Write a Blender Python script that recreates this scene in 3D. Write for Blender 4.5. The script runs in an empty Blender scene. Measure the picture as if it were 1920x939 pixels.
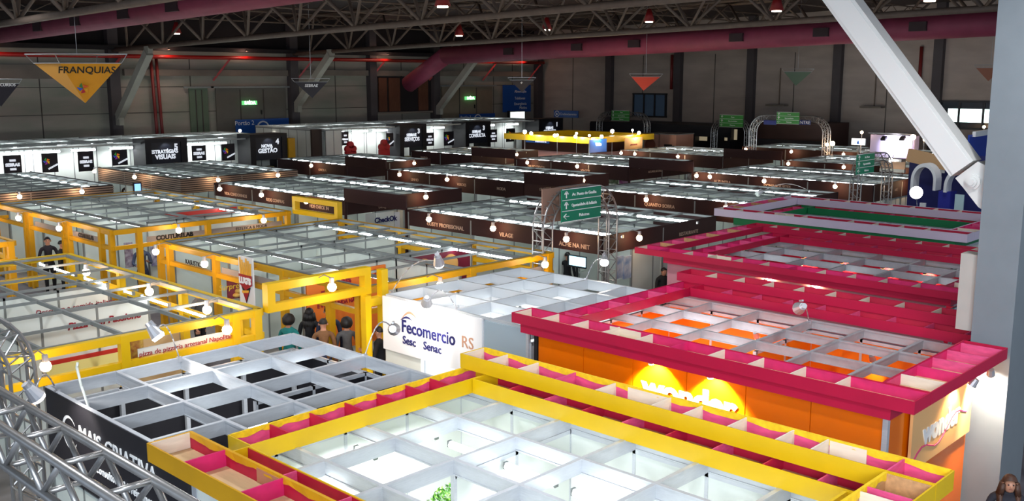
import bpy, bmesh, math, random
from mathutils import Vector, Matrix
random.seed(7)
R = random.Random(11)
S = bpy.context.scene
COL = S.collection

# ------------------------------------------------------------------ camera
CAMZ = 6.63
F = 1846.0
pitch = math.atan(319.5 / F); az = math.radians(43.7)
fw = Vector((math.cos(pitch) * math.cos(az), math.cos(pitch) * math.sin(az), -math.sin(pitch)))
rt = Vector((math.sin(az), -math.cos(az), 0)); up = rt.cross(fw)
cam = bpy.data.cameras.new('camera'); camo = bpy.data.objects.new('camera', cam); COL.objects.link(camo)
cam.sensor_fit = 'HORIZONTAL'; cam.sensor_width = 36; cam.lens = 36 * F / 1920
cam.clip_start = 0.1; cam.clip_end = 300
camo.matrix_world = Matrix(((rt.x, up.x, -fw.x, 0), (rt.y, up.y, -fw.y, 0), (rt.z, up.z, -fw.z, CAMZ), (0, 0, 0, 1)))
S.camera = camo

# ------------------------------------------------------------------ light and exposure
S.view_settings.view_transform = 'Standard'; S.view_settings.look = 'None'
S.view_settings.gamma = 1; S.view_settings.use_curve_mapping = False
S.view_settings.exposure = 0.35
TUBE = 15.0      # emission of the fluorescent tubes
BULB = 60.0
W = bpy.data.worlds.new('world'); S.world = W; W.use_nodes = True
W.node_tree.nodes['Background'].inputs[0].default_value = (0.62, 0.78, 1.0, 1)
W.node_tree.nodes['Background'].inputs[1].default_value = 0.45
try:
    S.cycles.use_denoising = True
    S.cycles.max_bounces = 6; S.cycles.diffuse_bounces = 3; S.cycles.glossy_bounces = 2
    S.cycles.sample_clamp_indirect = 4.0
    S.cycles.caustics_reflective = False; S.cycles.caustics_refractive = False
except Exception: pass

def lin(c):
    c = c / 255.0
    return c / 12.92 if c <= 0.04045 else ((c + 0.055) / 1.055) ** 2.4

# daylight from the gallery windows behind the viewer
def area(name, loc, target, sx, sy, power, color):
    d = bpy.data.lights.new(name, 'AREA'); d.shape = 'RECTANGLE'; d.size = sx; d.size_y = sy; d.energy = power; d.color = color
    o = bpy.data.objects.new(name, d); COL.objects.link(o); o.location = loc
    o.rotation_euler = (Vector(target) - Vector(loc)).to_track_quat('-Z', 'Y').to_euler()
    return o
area('gallery_daylight', (-7, -5, 9), (12, 8, 2), 14, 5, 3200, (0.80, 0.90, 1.0))

# ------------------------------------------------------------------ pixel to place helpers (photo 1920x939)
def ray(px, py): return fw * F + rt * (px - 960) - up * (py - 469.5)
def on_z(px, py, z): r = ray(px, py); return Vector((0, 0, CAMZ)) + r * ((z - CAMZ) / r.z)
def on_x(px, py, x): r = ray(px, py); return Vector((0, 0, CAMZ)) + r * (x / r.x)
def on_y(px, py, y): r = ray(px, py); return Vector((0, 0, CAMZ)) + r * (y / r.y)

# ------------------------------------------------------------------ materials
MATS = {}
def mat(name, rgb, rough=0.6, metal=0.0, noise=0.0, scale=4.0, emit=None, stretch=None, bump=0.0, rgb2=None, spec=None, alpha=None):
    if name in MATS: return MATS[name]
    m = bpy.data.materials.new(name); m.use_nodes = True
    nt = m.node_tree; b = nt.nodes['Principled BSDF']
    c = tuple(lin(v) for v in rgb) + (1,)
    b.inputs['Base Color'].default_value = c
    b.inputs['Roughness'].default_value = rough; b.inputs['Metallic'].default_value = metal
    if spec is not None: b.inputs['Specular IOR Level'].default_value = spec
    if alpha is not None: b.inputs['Alpha'].default_value = alpha
    tc = nt.nodes.new('ShaderNodeTexCoord'); mp = nt.nodes.new('ShaderNodeMapping')
    nt.links.new(tc.outputs['Object'], mp.inputs['Vector'])
    if stretch: mp.inputs['Scale'].default_value = stretch
    nz = nt.nodes.new('ShaderNodeTexNoise'); nz.inputs['Scale'].default_value = scale; nz.inputs['Detail'].default_value = 4
    nt.links.new(mp.outputs['Vector'], nz.inputs['Vector'])
    if noise or rgb2:
        cr = nt.nodes.new('ShaderNodeValToRGB')
        cr.color_ramp.elements[0].position = 0.3; cr.color_ramp.elements[1].position = 0.7
        if rgb2: c2 = tuple(lin(v) for v in rgb2) + (1,)
        else: c2 = tuple(min(1, v * (1 + noise)) for v in c[:3]) + (1,)
        c1 = c if rgb2 else tuple(v * (1 - noise) for v in c[:3]) + (1,)
        cr.color_ramp.elements[0].color = c1; cr.color_ramp.elements[1].color = c2
        nt.links.new(nz.outputs['Fac'], cr.inputs['Fac']); nt.links.new(cr.outputs['Color'], b.inputs['Base Color'])
    if bump:
        bp = nt.nodes.new('ShaderNodeBump'); bp.inputs['Strength'].default_value = bump; bp.inputs['Distance'].default_value = 0.02
        nt.links.new(nz.outputs['Fac'], bp.inputs['Height']); nt.links.new(bp.outputs['Normal'], b.inputs['Normal'])
    if emit:
        b.inputs['Emission Color'].default_value = tuple(lin(v) for v in emit[0]) + (1,)
        b.inputs['Emission Strength'].default_value = emit[1]
    MATS[name] = m; return m

def stripes(name, rgb, rgb2, freq, axis='Z', rough=0.5, metal=0.0):
    m = mat(name, rgb, rough, metal); nt = m.node_tree; b = nt.nodes['Principled BSDF']
    tc = nt.nodes.new('ShaderNodeTexCoord'); sp = nt.nodes.new('ShaderNodeSeparateXYZ')
    nt.links.new(tc.outputs['Object'], sp.inputs[0])
    mu = nt.nodes.new('ShaderNodeMath'); mu.operation = 'MULTIPLY'; mu.inputs[1].default_value = freq
    fr = nt.nodes.new('ShaderNodeMath'); fr.operation = 'FRACT'
    cr = nt.nodes.new('ShaderNodeValToRGB')
    e = cr.color_ramp.elements
    e[0].position = 0.0; e[0].color = tuple(lin(v) for v in rgb2) + (1,)
    e[1].position = 0.12; e[1].color = tuple(lin(v) for v in rgb) + (1,)
    nt.links.new(sp.outputs[axis], mu.inputs[0]); nt.links.new(mu.outputs[0], fr.inputs[0])
    nt.links.new(fr.outputs[0], cr.inputs['Fac']); nt.links.new(cr.outputs['Color'], b.inputs['Base Color'])
    return m

alu = mat('brushed_aluminium', (206, 209, 214), 0.42, 0.3, 0.05, 9, stretch=(1, 1, 8))
alu_dull = mat('dull_aluminium', (138, 142, 140), 0.5, 0.3, 0.05, 6)
panelw = mat('white_panel', (226, 231, 224), 0.45, 0, 0.03, 1.5)
panelg = mat('grey_white_panel', (206, 213, 204), 0.5, 0, 0.04, 1.2)
panelblk = mat('black_panel', (26, 24, 30), 0.55, 0, 0.15, 2)
yellow = mat('yellow_paint', (226, 184, 10), 0.42, 0, 0.04, 2.5)
yellow2 = mat('golden_yellow_paint', (214, 158, 8), 0.45, 0, 0.05, 2.5)
yfab = mat('yellow_fabric', (240, 198, 20), 0.75, 0, 0.12, 14, bump=0.4)
pink = mat('pink_paint', (222, 78, 130), 0.6, 0, 0.12, 7, stretch=(1, 1, 3))
crimson = mat('crimson_paint', (190, 22, 62), 0.6, 0, 0.08, 5)
cream = mat('cream_plywood', (232, 218, 198), 0.65, 0, 0.05, 5, stretch=(1, 1, 6))
ply = mat('raw_plywood', (214, 182, 138), 0.7, 0, 0.08, 3, stretch=(6, 1, 1))
pine = mat('knotty_pine', (196, 150, 104), 0.65, 0, 0.16, 2.5, stretch=(1.2, 7, 7))
magenta = mat('magenta_laminate', (188, 12, 62), 0.5, 0, 0.05, 2)
magenta_in = mat('bright_pink_lining', (212, 36, 104), 0.55, 0, 0.12, 5)
lilac = mat('lilac_white_paint', (222, 208, 226), 0.5, 0, 0.03, 2)
green = mat('green_laminate', (16, 122, 70), 0.5, 0, 0.08, 2)
orange = mat('orange_acrylic', (250, 118, 4), 0.16, 0, 0.05, 1.0)
orange_in = mat('orange_laminate', (252, 124, 8), 0.5)
maroon = mat('maroon_laminate', (46, 14, 13), 0.75, 0, 0.08, 1.5)
white = mat('white_paint', (240, 240, 240), 0.5)
lettw = mat('white_lettering', (246, 246, 244), 0.5)
lettcream = mat('cream_lettering', (176, 150, 132), 0.5)
lettblk = mat('black_lettering', (24, 24, 26), 0.5)
lettred = mat('dark_red_lettering', (156, 26, 44), 0.5)
navy = mat('navy_lettering', (34, 36, 96), 0.5)
copper = mat('copper_lettering', (200, 150, 120), 0.5)
tube2_m = mat('lit_reflector_tube', (255, 255, 255), 0.4, emit=((240, 250, 255), 6.0))
tube_m = mat('lit_fluorescent_tube', (255, 255, 255), 0.4, emit=((238, 250, 255), TUBE))
bulb_m = mat('lit_warm_bulb', (255, 240, 220), 0.4, emit=((255, 206, 158), BULB))
flood_m = mat('lit_floodlight_glass', (255, 255, 255), 0.4, emit=((255, 244, 232), 22))
steel = mat('truss_steel', (176, 174, 172), 0.35, 0.8, 0.08, 6)
darksteel = mat('painted_roof_steel', (118, 102, 90), 0.6, 0.1, 0.12, 3)
lampbody = mat('silver_lamp_housing', (210, 210, 214), 0.35, 0.6)
corr = stripes('corrugated_fascia', (142, 122, 108), (46, 38, 36), 12.0, 'Z', 0.45, 0.3)
skin = mat('skin', (196, 140, 112), 0.5)
hair_b = mat('black_hair', (22, 17, 16), 0.55, 0, 0.3, 30)
hair_br = mat('brown_hair', (74, 46, 32), 0.55, 0, 0.35, 30)
duct_m = mat('mauve_fabric_duct', (146, 60, 84), 0.6, 0, 0.12, 1.5)
redpipe = mat('red_pipe_paint', (170, 26, 22), 0.4)
bluesign = mat('blue_sign_vinyl', (22, 84, 170), 0.45)
greensign = mat('green_sign_vinyl', (22, 132, 98), 0.4)
banner_red = mat('orange_red_vinyl', (222, 72, 44), 0.55)
banner_blk = mat('black_vinyl', (34, 28, 36), 0.55)
banner_grn = mat('dull_green_vinyl', (80, 104, 84), 0.55)
banner_yel = mat('amber_vinyl', (236, 160, 20), 0.55, 0, 0.04, 2)
screen_m = mat('lit_screen', (200, 235, 245), 0.3, emit=((170, 225, 245), 1.6))
floor_m = mat('grey_floor_carpet', (96, 96, 102), 0.85, 0, 0.12, 3)
white_f = mat('white_raised_floor', (214, 216, 222), 0.4, 0, 0.03, 1)

# ------------------------------------------------------------------ mesh builder
OFF = {}
def origin(o): return OFF.get(o.name, Vector((0, 0, 0)))
class MB:
    def __init__(s): s.v = []; s.f = []; s.mi = []; s.m = 0
    def quad(s, a, b, c, d):
        n = len(s.v); s.v += [Vector(a), Vector(b), Vector(c), Vector(d)]; s.f.append((n, n + 1, n + 2, n + 3)); s.mi.append(s.m); return s
    def box(s, x0, x1, y0, y1, z0, z1):
        if x0 > x1: x0, x1 = x1, x0
        if y0 > y1: y0, y1 = y1, y0
        n = len(s.v)
        s.v += [Vector((x, y, z)) for z in (z0, z1) for y in (y0, y1) for x in (x0, x1)]
        for f in ((0, 2, 3, 1), (4, 5, 7, 6), (0, 1, 5, 4), (2, 6, 7, 3), (0, 4, 6, 2), (1, 3, 7, 5)):
            s.f.append(tuple(n + i for i in f)); s.mi.append(s.m)
        return s
    def tube(s, a, b, r, k=8, r2=None, caps=True):
        a = Vector(a); b = Vector(b); d = b - a
        if d.length < 1e-6: return s
        if r2 is None: r2 = r
        q = d.to_track_quat('Z', 'Y'); n = len(s.v)
        for p, rr in ((a, r), (b, r2)):
            for i in range(k):
                t = 2 * math.pi * i / k; s.v.append(p + q @ Vector((math.cos(t) * rr, math.sin(t) * rr, 0)))
        for i in range(k):
            j = (i + 1) % k; s.f.append((n + i, n + j, n + k + j, n + k + i)); s.mi.append(s.m)
        if caps:
            s.f.append(tuple(n + i for i in range(k))[::-1]); s.mi.append(s.m)
            s.f.append(tuple(n + k + i for i in range(k))); s.mi.append(s.m)
        return s
    def bar(s, a, b, w, h, upv=(0, 0, 1)):
        a = Vector(a); b = Vector(b); d = (b - a).normalized(); u = Vector(upv)
        sd = d.cross(u).normalized(); u2 = sd.cross(d).normalized(); n = len(s.v)
        for p in (a, b):
            for (i, j) in ((-1, -1), (1, -1), (1, 1), (-1, 1)): s.v.append(p + sd * (i * w / 2) + u2 * (j * h / 2))
        for f in ((0, 1, 2, 3), (7, 6, 5, 4), (0, 4, 5, 1), (1, 5, 6, 2), (2, 6, 7, 3), (3, 7, 4, 0)):
            s.f.append(tuple(n + i for i in f)); s.mi.append(s.m)
        return s
    def path(s, pts, r, k=6):
        for a, b in zip(pts, pts[1:]): s.tube(a, b, r, k)
        return s
    def ball(s, c, r, seg=10, rings=6, sz=1.0):
        c = Vector(c); n = len(s.v)
        for i in range(rings + 1):
            p = math.pi * i / rings
            for j in range(seg):
                t = 2 * math.pi * j / seg
                s.v.append(c + Vector((math.sin(p) * math.cos(t) * r, math.sin(p) * math.sin(t) * r, math.cos(p) * r * sz)))
        for i in range(rings):
            for j in range(seg):
                k = (j + 1) % seg
                s.f.append((n + i * seg + j, n + (i + 1) * seg + j, n + (i + 1) * seg + k, n + i * seg + k)); s.mi.append(s.m)
        return s
    def prism(s, poly, nrm):
        nrm = Vector(nrm); n = len(s.v); k = len(poly)
        s.v += [Vector(p) for p in poly] + [Vector(p) + nrm for p in poly]
        s.f.append(tuple(range(n, n + k))); s.mi.append(s.m)
        s.f.append(tuple(range(n + 2 * k - 1, n + k - 1, -1))); s.mi.append(s.m)
        for i in range(k):
            j = (i + 1) % k; s.f.append((n + j, n + i, n + k + i, n + k + j)); s.mi.append(s.m)
        return s
    def build(s, name, m, parent=None, smooth=False, fixn=True):
        me = bpy.data.meshes.new(name); o0 = origin(parent) if parent else Vector((0, 0, 0))
        if parent is None:
            # a mesh that stands alone gets its origin at its base
            xs = [v.x for v in s.v]; ys = [v.y for v in s.v]; zs = [v.z for v in s.v]
            o0 = Vector(((min(xs) + max(xs)) / 2, (min(ys) + max(ys)) / 2, min(zs)))
        me.from_pydata([tuple(v - o0) for v in s.v], [], s.f)
        ms = m if isinstance(m, (list, tuple)) else [m]
        for x in ms: me.materials.append(x)
        for p, i in zip(me.polygons, s.mi):
            p.material_index = i; p.use_smooth = smooth
        if fixn:
            bm = bmesh.new(); bm.from_mesh(me); bmesh.ops.recalc_face_normals(bm, faces=bm.faces); bm.to_mesh(me); bm.free()
        o = bpy.data.objects.new(name, me); COL.objects.link(o)
        if parent: o.parent = parent; OFF[o.name] = o0
        else: o.location = o0; OFF[o.name] = o0
        return o

def tag(o, label=None, cat=None, group=None, kind=None):
    if label: o['label'] = label
    if cat: o['category'] = cat
    if group: o['group'] = group
    if kind: o['kind'] = kind
    return o
def thing(name, label, cat, loc, group=None):
    o = bpy.data.objects.new(name, None); COL.objects.link(o); o.location = loc; o.empty_display_size = 0.2
    OFF[o.name] = Vector(loc); return tag(o, label, cat, group)
def part(name, parent, m, x0, x1, y0, y1, z0, z1): return MB().box(x0, x1, y0, y1, z0, z1).build(name, m, parent)

FACE = {'-X': (Vector((0, -1, 0)), Vector((-1, 0, 0))), '-Y': (Vector((1, 0, 0)), Vector((0, -1, 0)))}
def text(s, parent, m, pos, size, face='-X', name='lettering', align='CENTER', depth=0.012, squeeze=1.0, ital=0.0, bold=0.0):
    """raised lettering standing on a face; pos is the baseline anchor on the face"""
    cu = bpy.data.curves.new(name, 'FONT'); cu.body = s; cu.size = size; cu.align_x = align; cu.extrude = depth / 2; cu.shear = ital
    cu.offset = bold; cu.resolution_u = 3
    t = bpy.data.objects.new(name, cu); COL.objects.link(t)
    dg = bpy.context.evaluated_depsgraph_get(); me = bpy.data.meshes.new_from_object(t.evaluated_get(dg))
    bpy.data.objects.remove(t); bpy.data.curves.remove(cu)
    if isinstance(face, str): xa, na = FACE[face]
    else: xa, na = face
    ya = na.cross(xa)
    o0 = origin(parent) if parent else Vector((0, 0, 0)); pos = Vector(pos)
    for v in me.vertices: v.co = pos - o0 + xa * (v.co.x * squeeze) + ya * v.co.y + na * (v.co.z + depth / 2)
    me.materials.clear(); me.materials.append(m)
    o = bpy.data.objects.new(name, me); COL.objects.link(o)
    if parent: o.parent = parent
    OFF[o.name] = o0
    return o

def light(name, parent, loc, power, color, kind='POINT', radius=0.04, target=None, angle=70):
    d = bpy.data.lights.new(name, kind); d.energy = power; d.color = color; d.shadow_soft_size = radius
    if kind == 'SPOT': d.spot_size = math.radians(angle); d.spot_blend = 0.6
    o = bpy.data.objects.new(name, d); COL.objects.link(o)
    o0 = origin(parent) if parent else Vector((0, 0, 0)); o.location = Vector(loc) - o0
    if parent: o.parent = parent
    if target is not None: o.rotation_euler = (Vector(target) - Vector(loc)).to_track_quat('-Z', 'Y').to_euler()
    return o

# ------------------------------------------------------------------ the hall
ROOFZ = lambda y: 10.9 + 0.019 * (60 - y)
WY, WX = 60.0, 66.6
def struct(mb, name, m, parent=None):
    o = mb.build(name, m, parent)
    if parent is None: o['kind'] = 'structure'
    return o
struct(MB().box(-12, WX, -8, WY, -0.1, 0), 'floor', floor_m)
def wallmat(name, a, b):
    m = mat(name, a, 0.8, 0, scale=0.35, rgb2=b, stretch=(1, 1, 3.5)); return m
wl = wallmat('concrete_wall_left', (166, 152, 142), (138, 142, 128))  # noise colours carry the wall mottling and a greenish lit patch
wr = wallmat('concrete_wall_right', (182, 168, 158), (162, 150, 140))
struct(MB().box(-12, WX + .3, WY, WY + .3, -0.1, 12.6), 'wall_left', wl)
struct(MB().box(WX, WX + .3, -8, WY, -0.1, 12.6), 'wall_right', wr)
ceil_m = stripes('corrugated_roof_sheet', (58, 46, 44), (30, 22, 22), 1.6, 'X', 0.7)
c = MB(); c.prism([(-12, WY, ROOFZ(WY)), (WX, WY, ROOFZ(WY)), (WX, -8, ROOFZ(-8)), (-12, -8, ROOFZ(-8))], (0, 0, .15))
struct(c, 'ceiling', ceil_m)
# wall columns and ledges
coldark = mat('dark_wall_column', (76, 70, 72), 0.7, 0, 0.1, 1)
n = 1
for x in (14.6, 27.3, 40.2, 47.2, 53.6, 65.9):
    struct(MB().box(x - .32, x + .32, WY - .5, WY, 0, ROOFZ(WY)), 'trim_%d' % n, coldark); n += 1
for y in (52.1, 45.2, 38.7, 31.9, 25.0, 18.0):
    struct(MB().box(WX - .45, WX, y - .3, y + .3, 0, ROOFZ(y)), 'trim_%d' % n, coldark); n += 1
ledge = mat('concrete_ledge', (118, 108, 98), 0.8, 0, 0.1, 1)
for (x0, x1, z0, z1) in ((28, 39.8, 6.9, 7.3), (41, 65, 6.95, 7.35), (-10, 27, 6.7, 7.5)):
    struct(MB().box(x0, x1, WY - .3, WY, z0, z1), 'trim_%d' % n, ledge); n += 1
# panel joints of the walls
jm = mat('dark_panel_joint', (74, 68, 64), 0.8)
for x in (18.5, 23, 32.5, 44, 50.3, 57, 60.5, 62.8):
    struct(MB().box(x - .03, x + .03, WY - .02, WY, 0, 8.0), 'trim_%d' % n, jm); n += 1
for y in (56.3, 48.8, 42, 35.3, 28.4, 21.5):
    struct(MB().box(WX - .02, WX, y - .03, y + .03, 0, 8.6), 'trim_%d' % n, jm); n += 1
for z in (2.9, 4.6, 6.2):
    struct(MB().box(-10, 65.5, WY - .015, WY, z - .02, z + .02), 'trim_%d' % n, jm); n += 1
struct(MB().box(-10, 66, WY - .9, WY - .01, 8.45, 8.7), 'trim_%d' % n, mat('dark_roof_band', (30, 24, 26), .8)); n += 1  # dark band over the wall top stands in for the dark roof
struct(MB().box(-10, 66, WY - .04, WY - .005, 8.7, 11.4), 'trim_%d' % n, MATS['dark_roof_band']); n += 1
# big sliding doors in the left wall
dm = mat('grey_sliding_door', (104, 100, 92), 0.7, 0, 0.08, 1)
def door(i, x0, x1, z1, m, handle=True):
    d = struct(MB().box(x0, x1, WY - .18, WY - .06, 0, z1), 'door_%d' % i, m)
    struct(MB().box(x0 - .4, x1 + .4, WY - .3, WY - .16, z1, z1 + .12), 'door_track', alu_dull, d)
    for k in (1, 2):
        xx = x0 + (x1 - x0) * k / 3
        MB().box(xx - .03, xx + .03, WY - .21, WY - .17, .1, z1 - .1).build('door_rib', jm, d)
    if handle: MB().box(x0 + (x1 - x0) * .62, x0 + (x1 - x0) * .62 + .08, WY - .26, WY - .17, 4.3, 4.6).build('door_handle', lettblk, d)
door(1, 34.2, 39.6, 6.1, dm)
door(2, 54.4, 60.2, 6.1, mat('beige_sliding_door', (132, 118, 100), 0.7, 0, 0.08, 1))
door(3, 32.3, 33.6, 6.1, mat('green_grey_door_leaf', (96, 112, 92), 0.7, 0, 0.08, 1), False)
# dark brown gallery opening in the left wall
g = thing('gallery_opening', 'dark brown curtained gallery opening in the left wall, behind the mauve duct elbow', 'opening', (50.3, WY - .1, 4.6))
g['kind'] = 'structure'
part('recess_panel', g, mat('dark_recess', (28, 22, 24), .9), 47.8, 53.4, WY - .12, WY - .02, 4.2, 6.9)
for k, (a, b) in enumerate(((47.9, 48.7), (48.9, 50.0), (51.9, 52.9))):
    part('curtain', g, mat('brown_curtain', (96, 56, 36), .8, 0, .15, 2, stretch=(6, 1, 1)), a, b, WY - .2, WY - .12, 4.25, 6.8)
part('sill', g, ledge, 47.7, 53.5, WY - .3, WY, 4.05, 4.2)
# windows in the right wall
def window(i, y0, y1, z0, z1, pane, lit=None):
    w = struct(MB().box(WX - .12, WX - .04, y0, y1, z0, z1), 'window_%d' % i, pane)
    fm = mat('dark_window_frame', (30, 34, 40), .5)
    f = MB()
    f.box(WX - .2, WX - .06, y0 - .1, y1 + .1, z1, z1 + .12); f.box(WX - .2, WX - .06, y0 - .1, y1 + .1, z0 - .12, z0)
    for k in range(4):
        yy = y0 + (y1 - y0) * k / 3; f.box(WX - .2, WX - .06, yy - .07, yy + .07, z0, z1)
    f.build('window_frame', fm, w); return w
window(1, 46.4, 49.6, 3.75, 5.45, mat('dim_blue_glass', (60, 76, 96), .15, emit=((80, 104, 130), .05)))
wn = window(2, 20.5, 25.0, 3.6, 5.2, mat('dark_window_glass', (28, 32, 38), .15))
part('daylit_pane', wn, mat('daylight_pane', (255, 255, 255), .3, emit=((222, 250, 244), 2.2)), WX - .16, WX - .13, 21.5, 24.2, 3.95, 4.8)
# red sprinkler pipe along the walls
p = thing('sprinkler_pipe', 'long red sprinkler pipe running along the top of the left wall', 'pipe', (30, WY - .8, 7.9))
MB().tube((-10, WY - .8, 8.0), (WX - .6, WY - .8, 8.12), .13, 10).build('pipe_run', redpipe, p, True)
for x in (20, 27.6, 35, 41.5, 48, 54, 60, 65.6):
    MB().bar((x, WY - .8, 8.0), (x - .9, WY - .1, 6.6), .12, .12).build('bracket', redpipe, p)
for k, (x, L) in enumerate(((20, 3), (30.5, 4), (36, 4), (48, 3.5), (59.5, 3), (63.3, 3))):
    light('pipe_lamp_light', p, (x, WY - 1.25, 8.45), 26, (1, .55, .4), 'POINT', .1)
    MB().tube((x, WY - 1.25, 8.5), (x, WY - 1.25, 8.62), .09, 8, .04).build('lamp_cap', darksteel, p)
pp = thing('standpipe_pair', 'pair of dark red vertical pipes on the left wall beside the green door leaf', 'pipe', (30.1, WY - .4, 0))
for dx in (-.18, .18): MB().tube((30.1 + dx, WY - .35, 0), (29.9 + dx, WY - .35, 8.0), .1, 8).build('pipe', mat('dull_red_pipe', (122, 36, 34), .5), pp, True)
for (yy, za, zb, lb) in ((45.9, 5.9, 8.6, 'short dark red vertical pipe high on the right wall by the orange banner'), (26.2, 4.6, 8.8, 'dark red vertical pipe high on the right wall behind the white brace')):
    o = MB().tube((WX - .135, yy, za), (WX - .135, yy, zb), .12, 8).build('vertical_pipe', MATS['dull_red_pipe'], None, True); tag(o, lb, 'pipe')

# wall signs
def wall_sign(label, face, a, b, z0, z1, lines, m, th=.06, group=None, disc=None):
    """a..b run along the wall, lines: (text, along fraction, z fraction, size)"""
    if face == '-Y': cx = ((a + b) / 2, WY - .4, z0)
    else: cx = (WX - .5, (a + b) / 2, z0)
    t = thing('wall_sign', label, 'sign', cx, group)
    if face == '-Y': part('sign_board', t, m, a, b, WY - .4 - th, WY - .4, z0, z1); part('mount', t, alu_dull, (a + b) / 2 - .2, (a + b) / 2 + .2, WY - .42, WY, (z0 + z1) / 2 - .1, (z0 + z1) / 2)
    else: part('sign_board', t, m, WX - .5 - th, WX - .5, a, b, z0, z1); part('mount', t, alu_dull, WX - .52, WX, (a + b) / 2 - .2, (a + b) / 2 + .2, (z0 + z1) / 2 - .1, (z0 + z1) / 2)
    def pt(u, v):
        z = z0 + (z1 - z0) * v
        return (a + (b - a) * u, WY - .4 - th, z) if face == '-Y' else (WX - .5 - th, b + (a - b) * u, z)
    for (s, u, v, sz) in lines: text(s, t, lettw, pt(u, v), sz, face)
    if disc:
        u, v, r = disc; c0 = Vector(pt(u, v)); nn = FACE[face][1]
        MB().tube(c0, c0 + nn * .02, r, 20).build('emblem', lettw, t)
        MB().tube(c0 + nn * .02, c0 + nn * .03, r * .8, 20).build('emblem_ring', m, t)
        text('a', t, lettw, c0 + nn * .03 + Vector((0, 0, -r * .35)), r * 1.3, face, 'emblem_letter', bold=.02)
    return t
wall_sign('blue hall sign with a white round emblem, high above the left white stand row', '-Y', 35.4, 39.6, 2.75, 4.0, [('Portão 2', .16, .7, .42), ('Saída', .84, .32, .42)], bluesign, disc=(.5, .5, .5))
wall_sign('blue hall sign with a white round emblem, behind the middle of the white stands', '-Y', 56.1, 60.2, 2.95, 3.85, [('Portão 3', .16, .6, .34), ('Saída', .84, .3, .34)], bluesign, disc=(.5, .5, .42))
wall_sign('tall blue direction sign with white lines of text, left of the wall corner', '-Y', 61.2, 64.7, 3.9, 6.2, [('Alimentação', .62, .72, .3), ('Telefones', .6, .46, .34), ('Emergência', .62, .25, .34), ('Médica', .72, .1, .34)], bluesign)
wall_sign('small blue sign with a round white emblem on the right wall near the corner', '-X', 55.2, 58.0, 3.4, 4.0, [('Credenciamento', .6, .35, .28)], bluesign, disc=(.14, .5, .27))
for lb, x, z in (('green lit exit sign above the grey sliding door', 36.6, 5.1), ('green lit exit sign above the beige sliding door', 57.4, 5.15)):
    t = thing('exit_sign', lb, 'sign', (x, WY - .3, z - .15))
    part('sign_box', t, mat('lit_green_sign', (90, 190, 110), .4, emit=((110, 220, 130), .9)), x - .55, x + .55, WY - .4, WY - .25, z - .14, z + .14)
    text('SAÍDA', t, mat('lit_white_letters', (255, 255, 255), .4, emit=((240, 255, 240), 2.5)), (x, WY - .4, z - .09), .3, '-Y', bold=.01)

# ------------------------------------------------------------------ roof steel
def roof_truss(label, x, y0, y1, depth=2.3):
    t = thing('roof_truss', label, 'truss', (x, (y0 + y1) / 2, 8.3), 'triangular steel trusses under the roof')
    zl = lambda y: 8.42 + 0.019 * (60 - y)
    MB().tube((x, y0, zl(y0)), (x, y1, zl(y1)), .14, 8).build('bottom_chord', darksteel, t, True)
    for s in (-1, 1):
        MB().tube((x + s * 1.1, y0, zl(y0) + depth), (x + s * 1.1, y1, zl(y1) + depth), .11, 8).build('top_chord', darksteel, t, True)
    step = 4.4; nn = int((y1 - y0) / step)
    web = MB(); 
    for i in range(nn):
        ya = y0 + i * step; yb = ya + step / 2; yc = ya + step
        for s in (-1, 1):
            web.tube((x, ya, zl(ya)), (x + s * 1.1, yb, zl(yb) + depth), .08, 6)
            web.tube((x, yc, zl(yc)), (x + s * 1.1, yb, zl(yb) + depth), .07, 6)
        web.tube((x - 1.1, yb, zl(yb) + depth), (x + 1.1, yb, zl(yb) + depth), .04, 6)
        if i: web.tube((x - 1.1, ya - step / 2, zl(ya) + depth), (x + 1.1, yb, zl(yb) + depth), .035, 6)
    web.build('web_members', darksteel, t, True)
    return t
roof_truss('nearest roof truss, its chord crossing the top left corner', 14.6, 4.5, 59.5)
roof_truss('roof truss second from the viewer, above the first stand rows', 27.3, -4, 59.5)
roof_truss('roof truss third from the viewer, lowest long chord in the picture', 40.2, -4, 59.5)
roof_truss('farthest roof truss, behind the big mauve duct', 53.2, -4, 59.5)
# thin secondary purlins between trusses
for k, y in enumerate((8, 17, 26, 35, 44, 53)):
    o = thing('roof_purlin', 'thin lattice purlin crossing under the roof between the long trusses', 'purlin', (34, y, ROOFZ(y) - .7), 'lattice purlins under the roof')
    z = ROOFZ(y) - .35
    MB().tube((-8, y, z), (66, y, z), .05, 6).build('upper_bar', darksteel, o)
    MB().tube((-8, y, z - .6), (66, y, z - .6), .05, 6).build('lower_bar', darksteel, o)
    m_ = MB()
    for i in range(60):
        xa = -8 + i * 1.23; m_.tube((xa, y, z - .6 * (i % 2)), (xa + 1.23, y, z - .6 * ((i + 1) % 2)), .025, 5)
    m_.build('zigzag_bars', darksteel, o)
brace_m = mat('pale_grey_brace_paint', (168, 166, 154), .6, 0, .06, 2)
def brace(label, x, zb, zt, dy):
    t = thing('wall_brace', label, 'brace', (x, WY - .5, zb), None)
    MB().bar((x, WY - .7, zb), (x, WY - dy, zt), .45, .42, (1, 0, 0)).build('strut', brace_m, t)
    part('foot_bracket', t, brace_m, x - .15, x + .15, WY - 1.0, WY - .45, zb - .5, zb + .1)
    part('head_bracket', t, brace_m, x - .15, x + .15, WY - dy - .25, WY - dy + .25, zt - .05, zt + .35)
brace('grey sloping brace on the left wall beside the amber triangular banner', 27.3, 4.4, 8.2, 5.0)
brace('grey sloping brace on the left wall behind the small black banner', 40.2, 4.9, 8.3, 4.8)
brace('grey sloping brace on the left wall to the right of the duct elbow', 53.6, 4.4, 8.3, 5.0)

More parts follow.
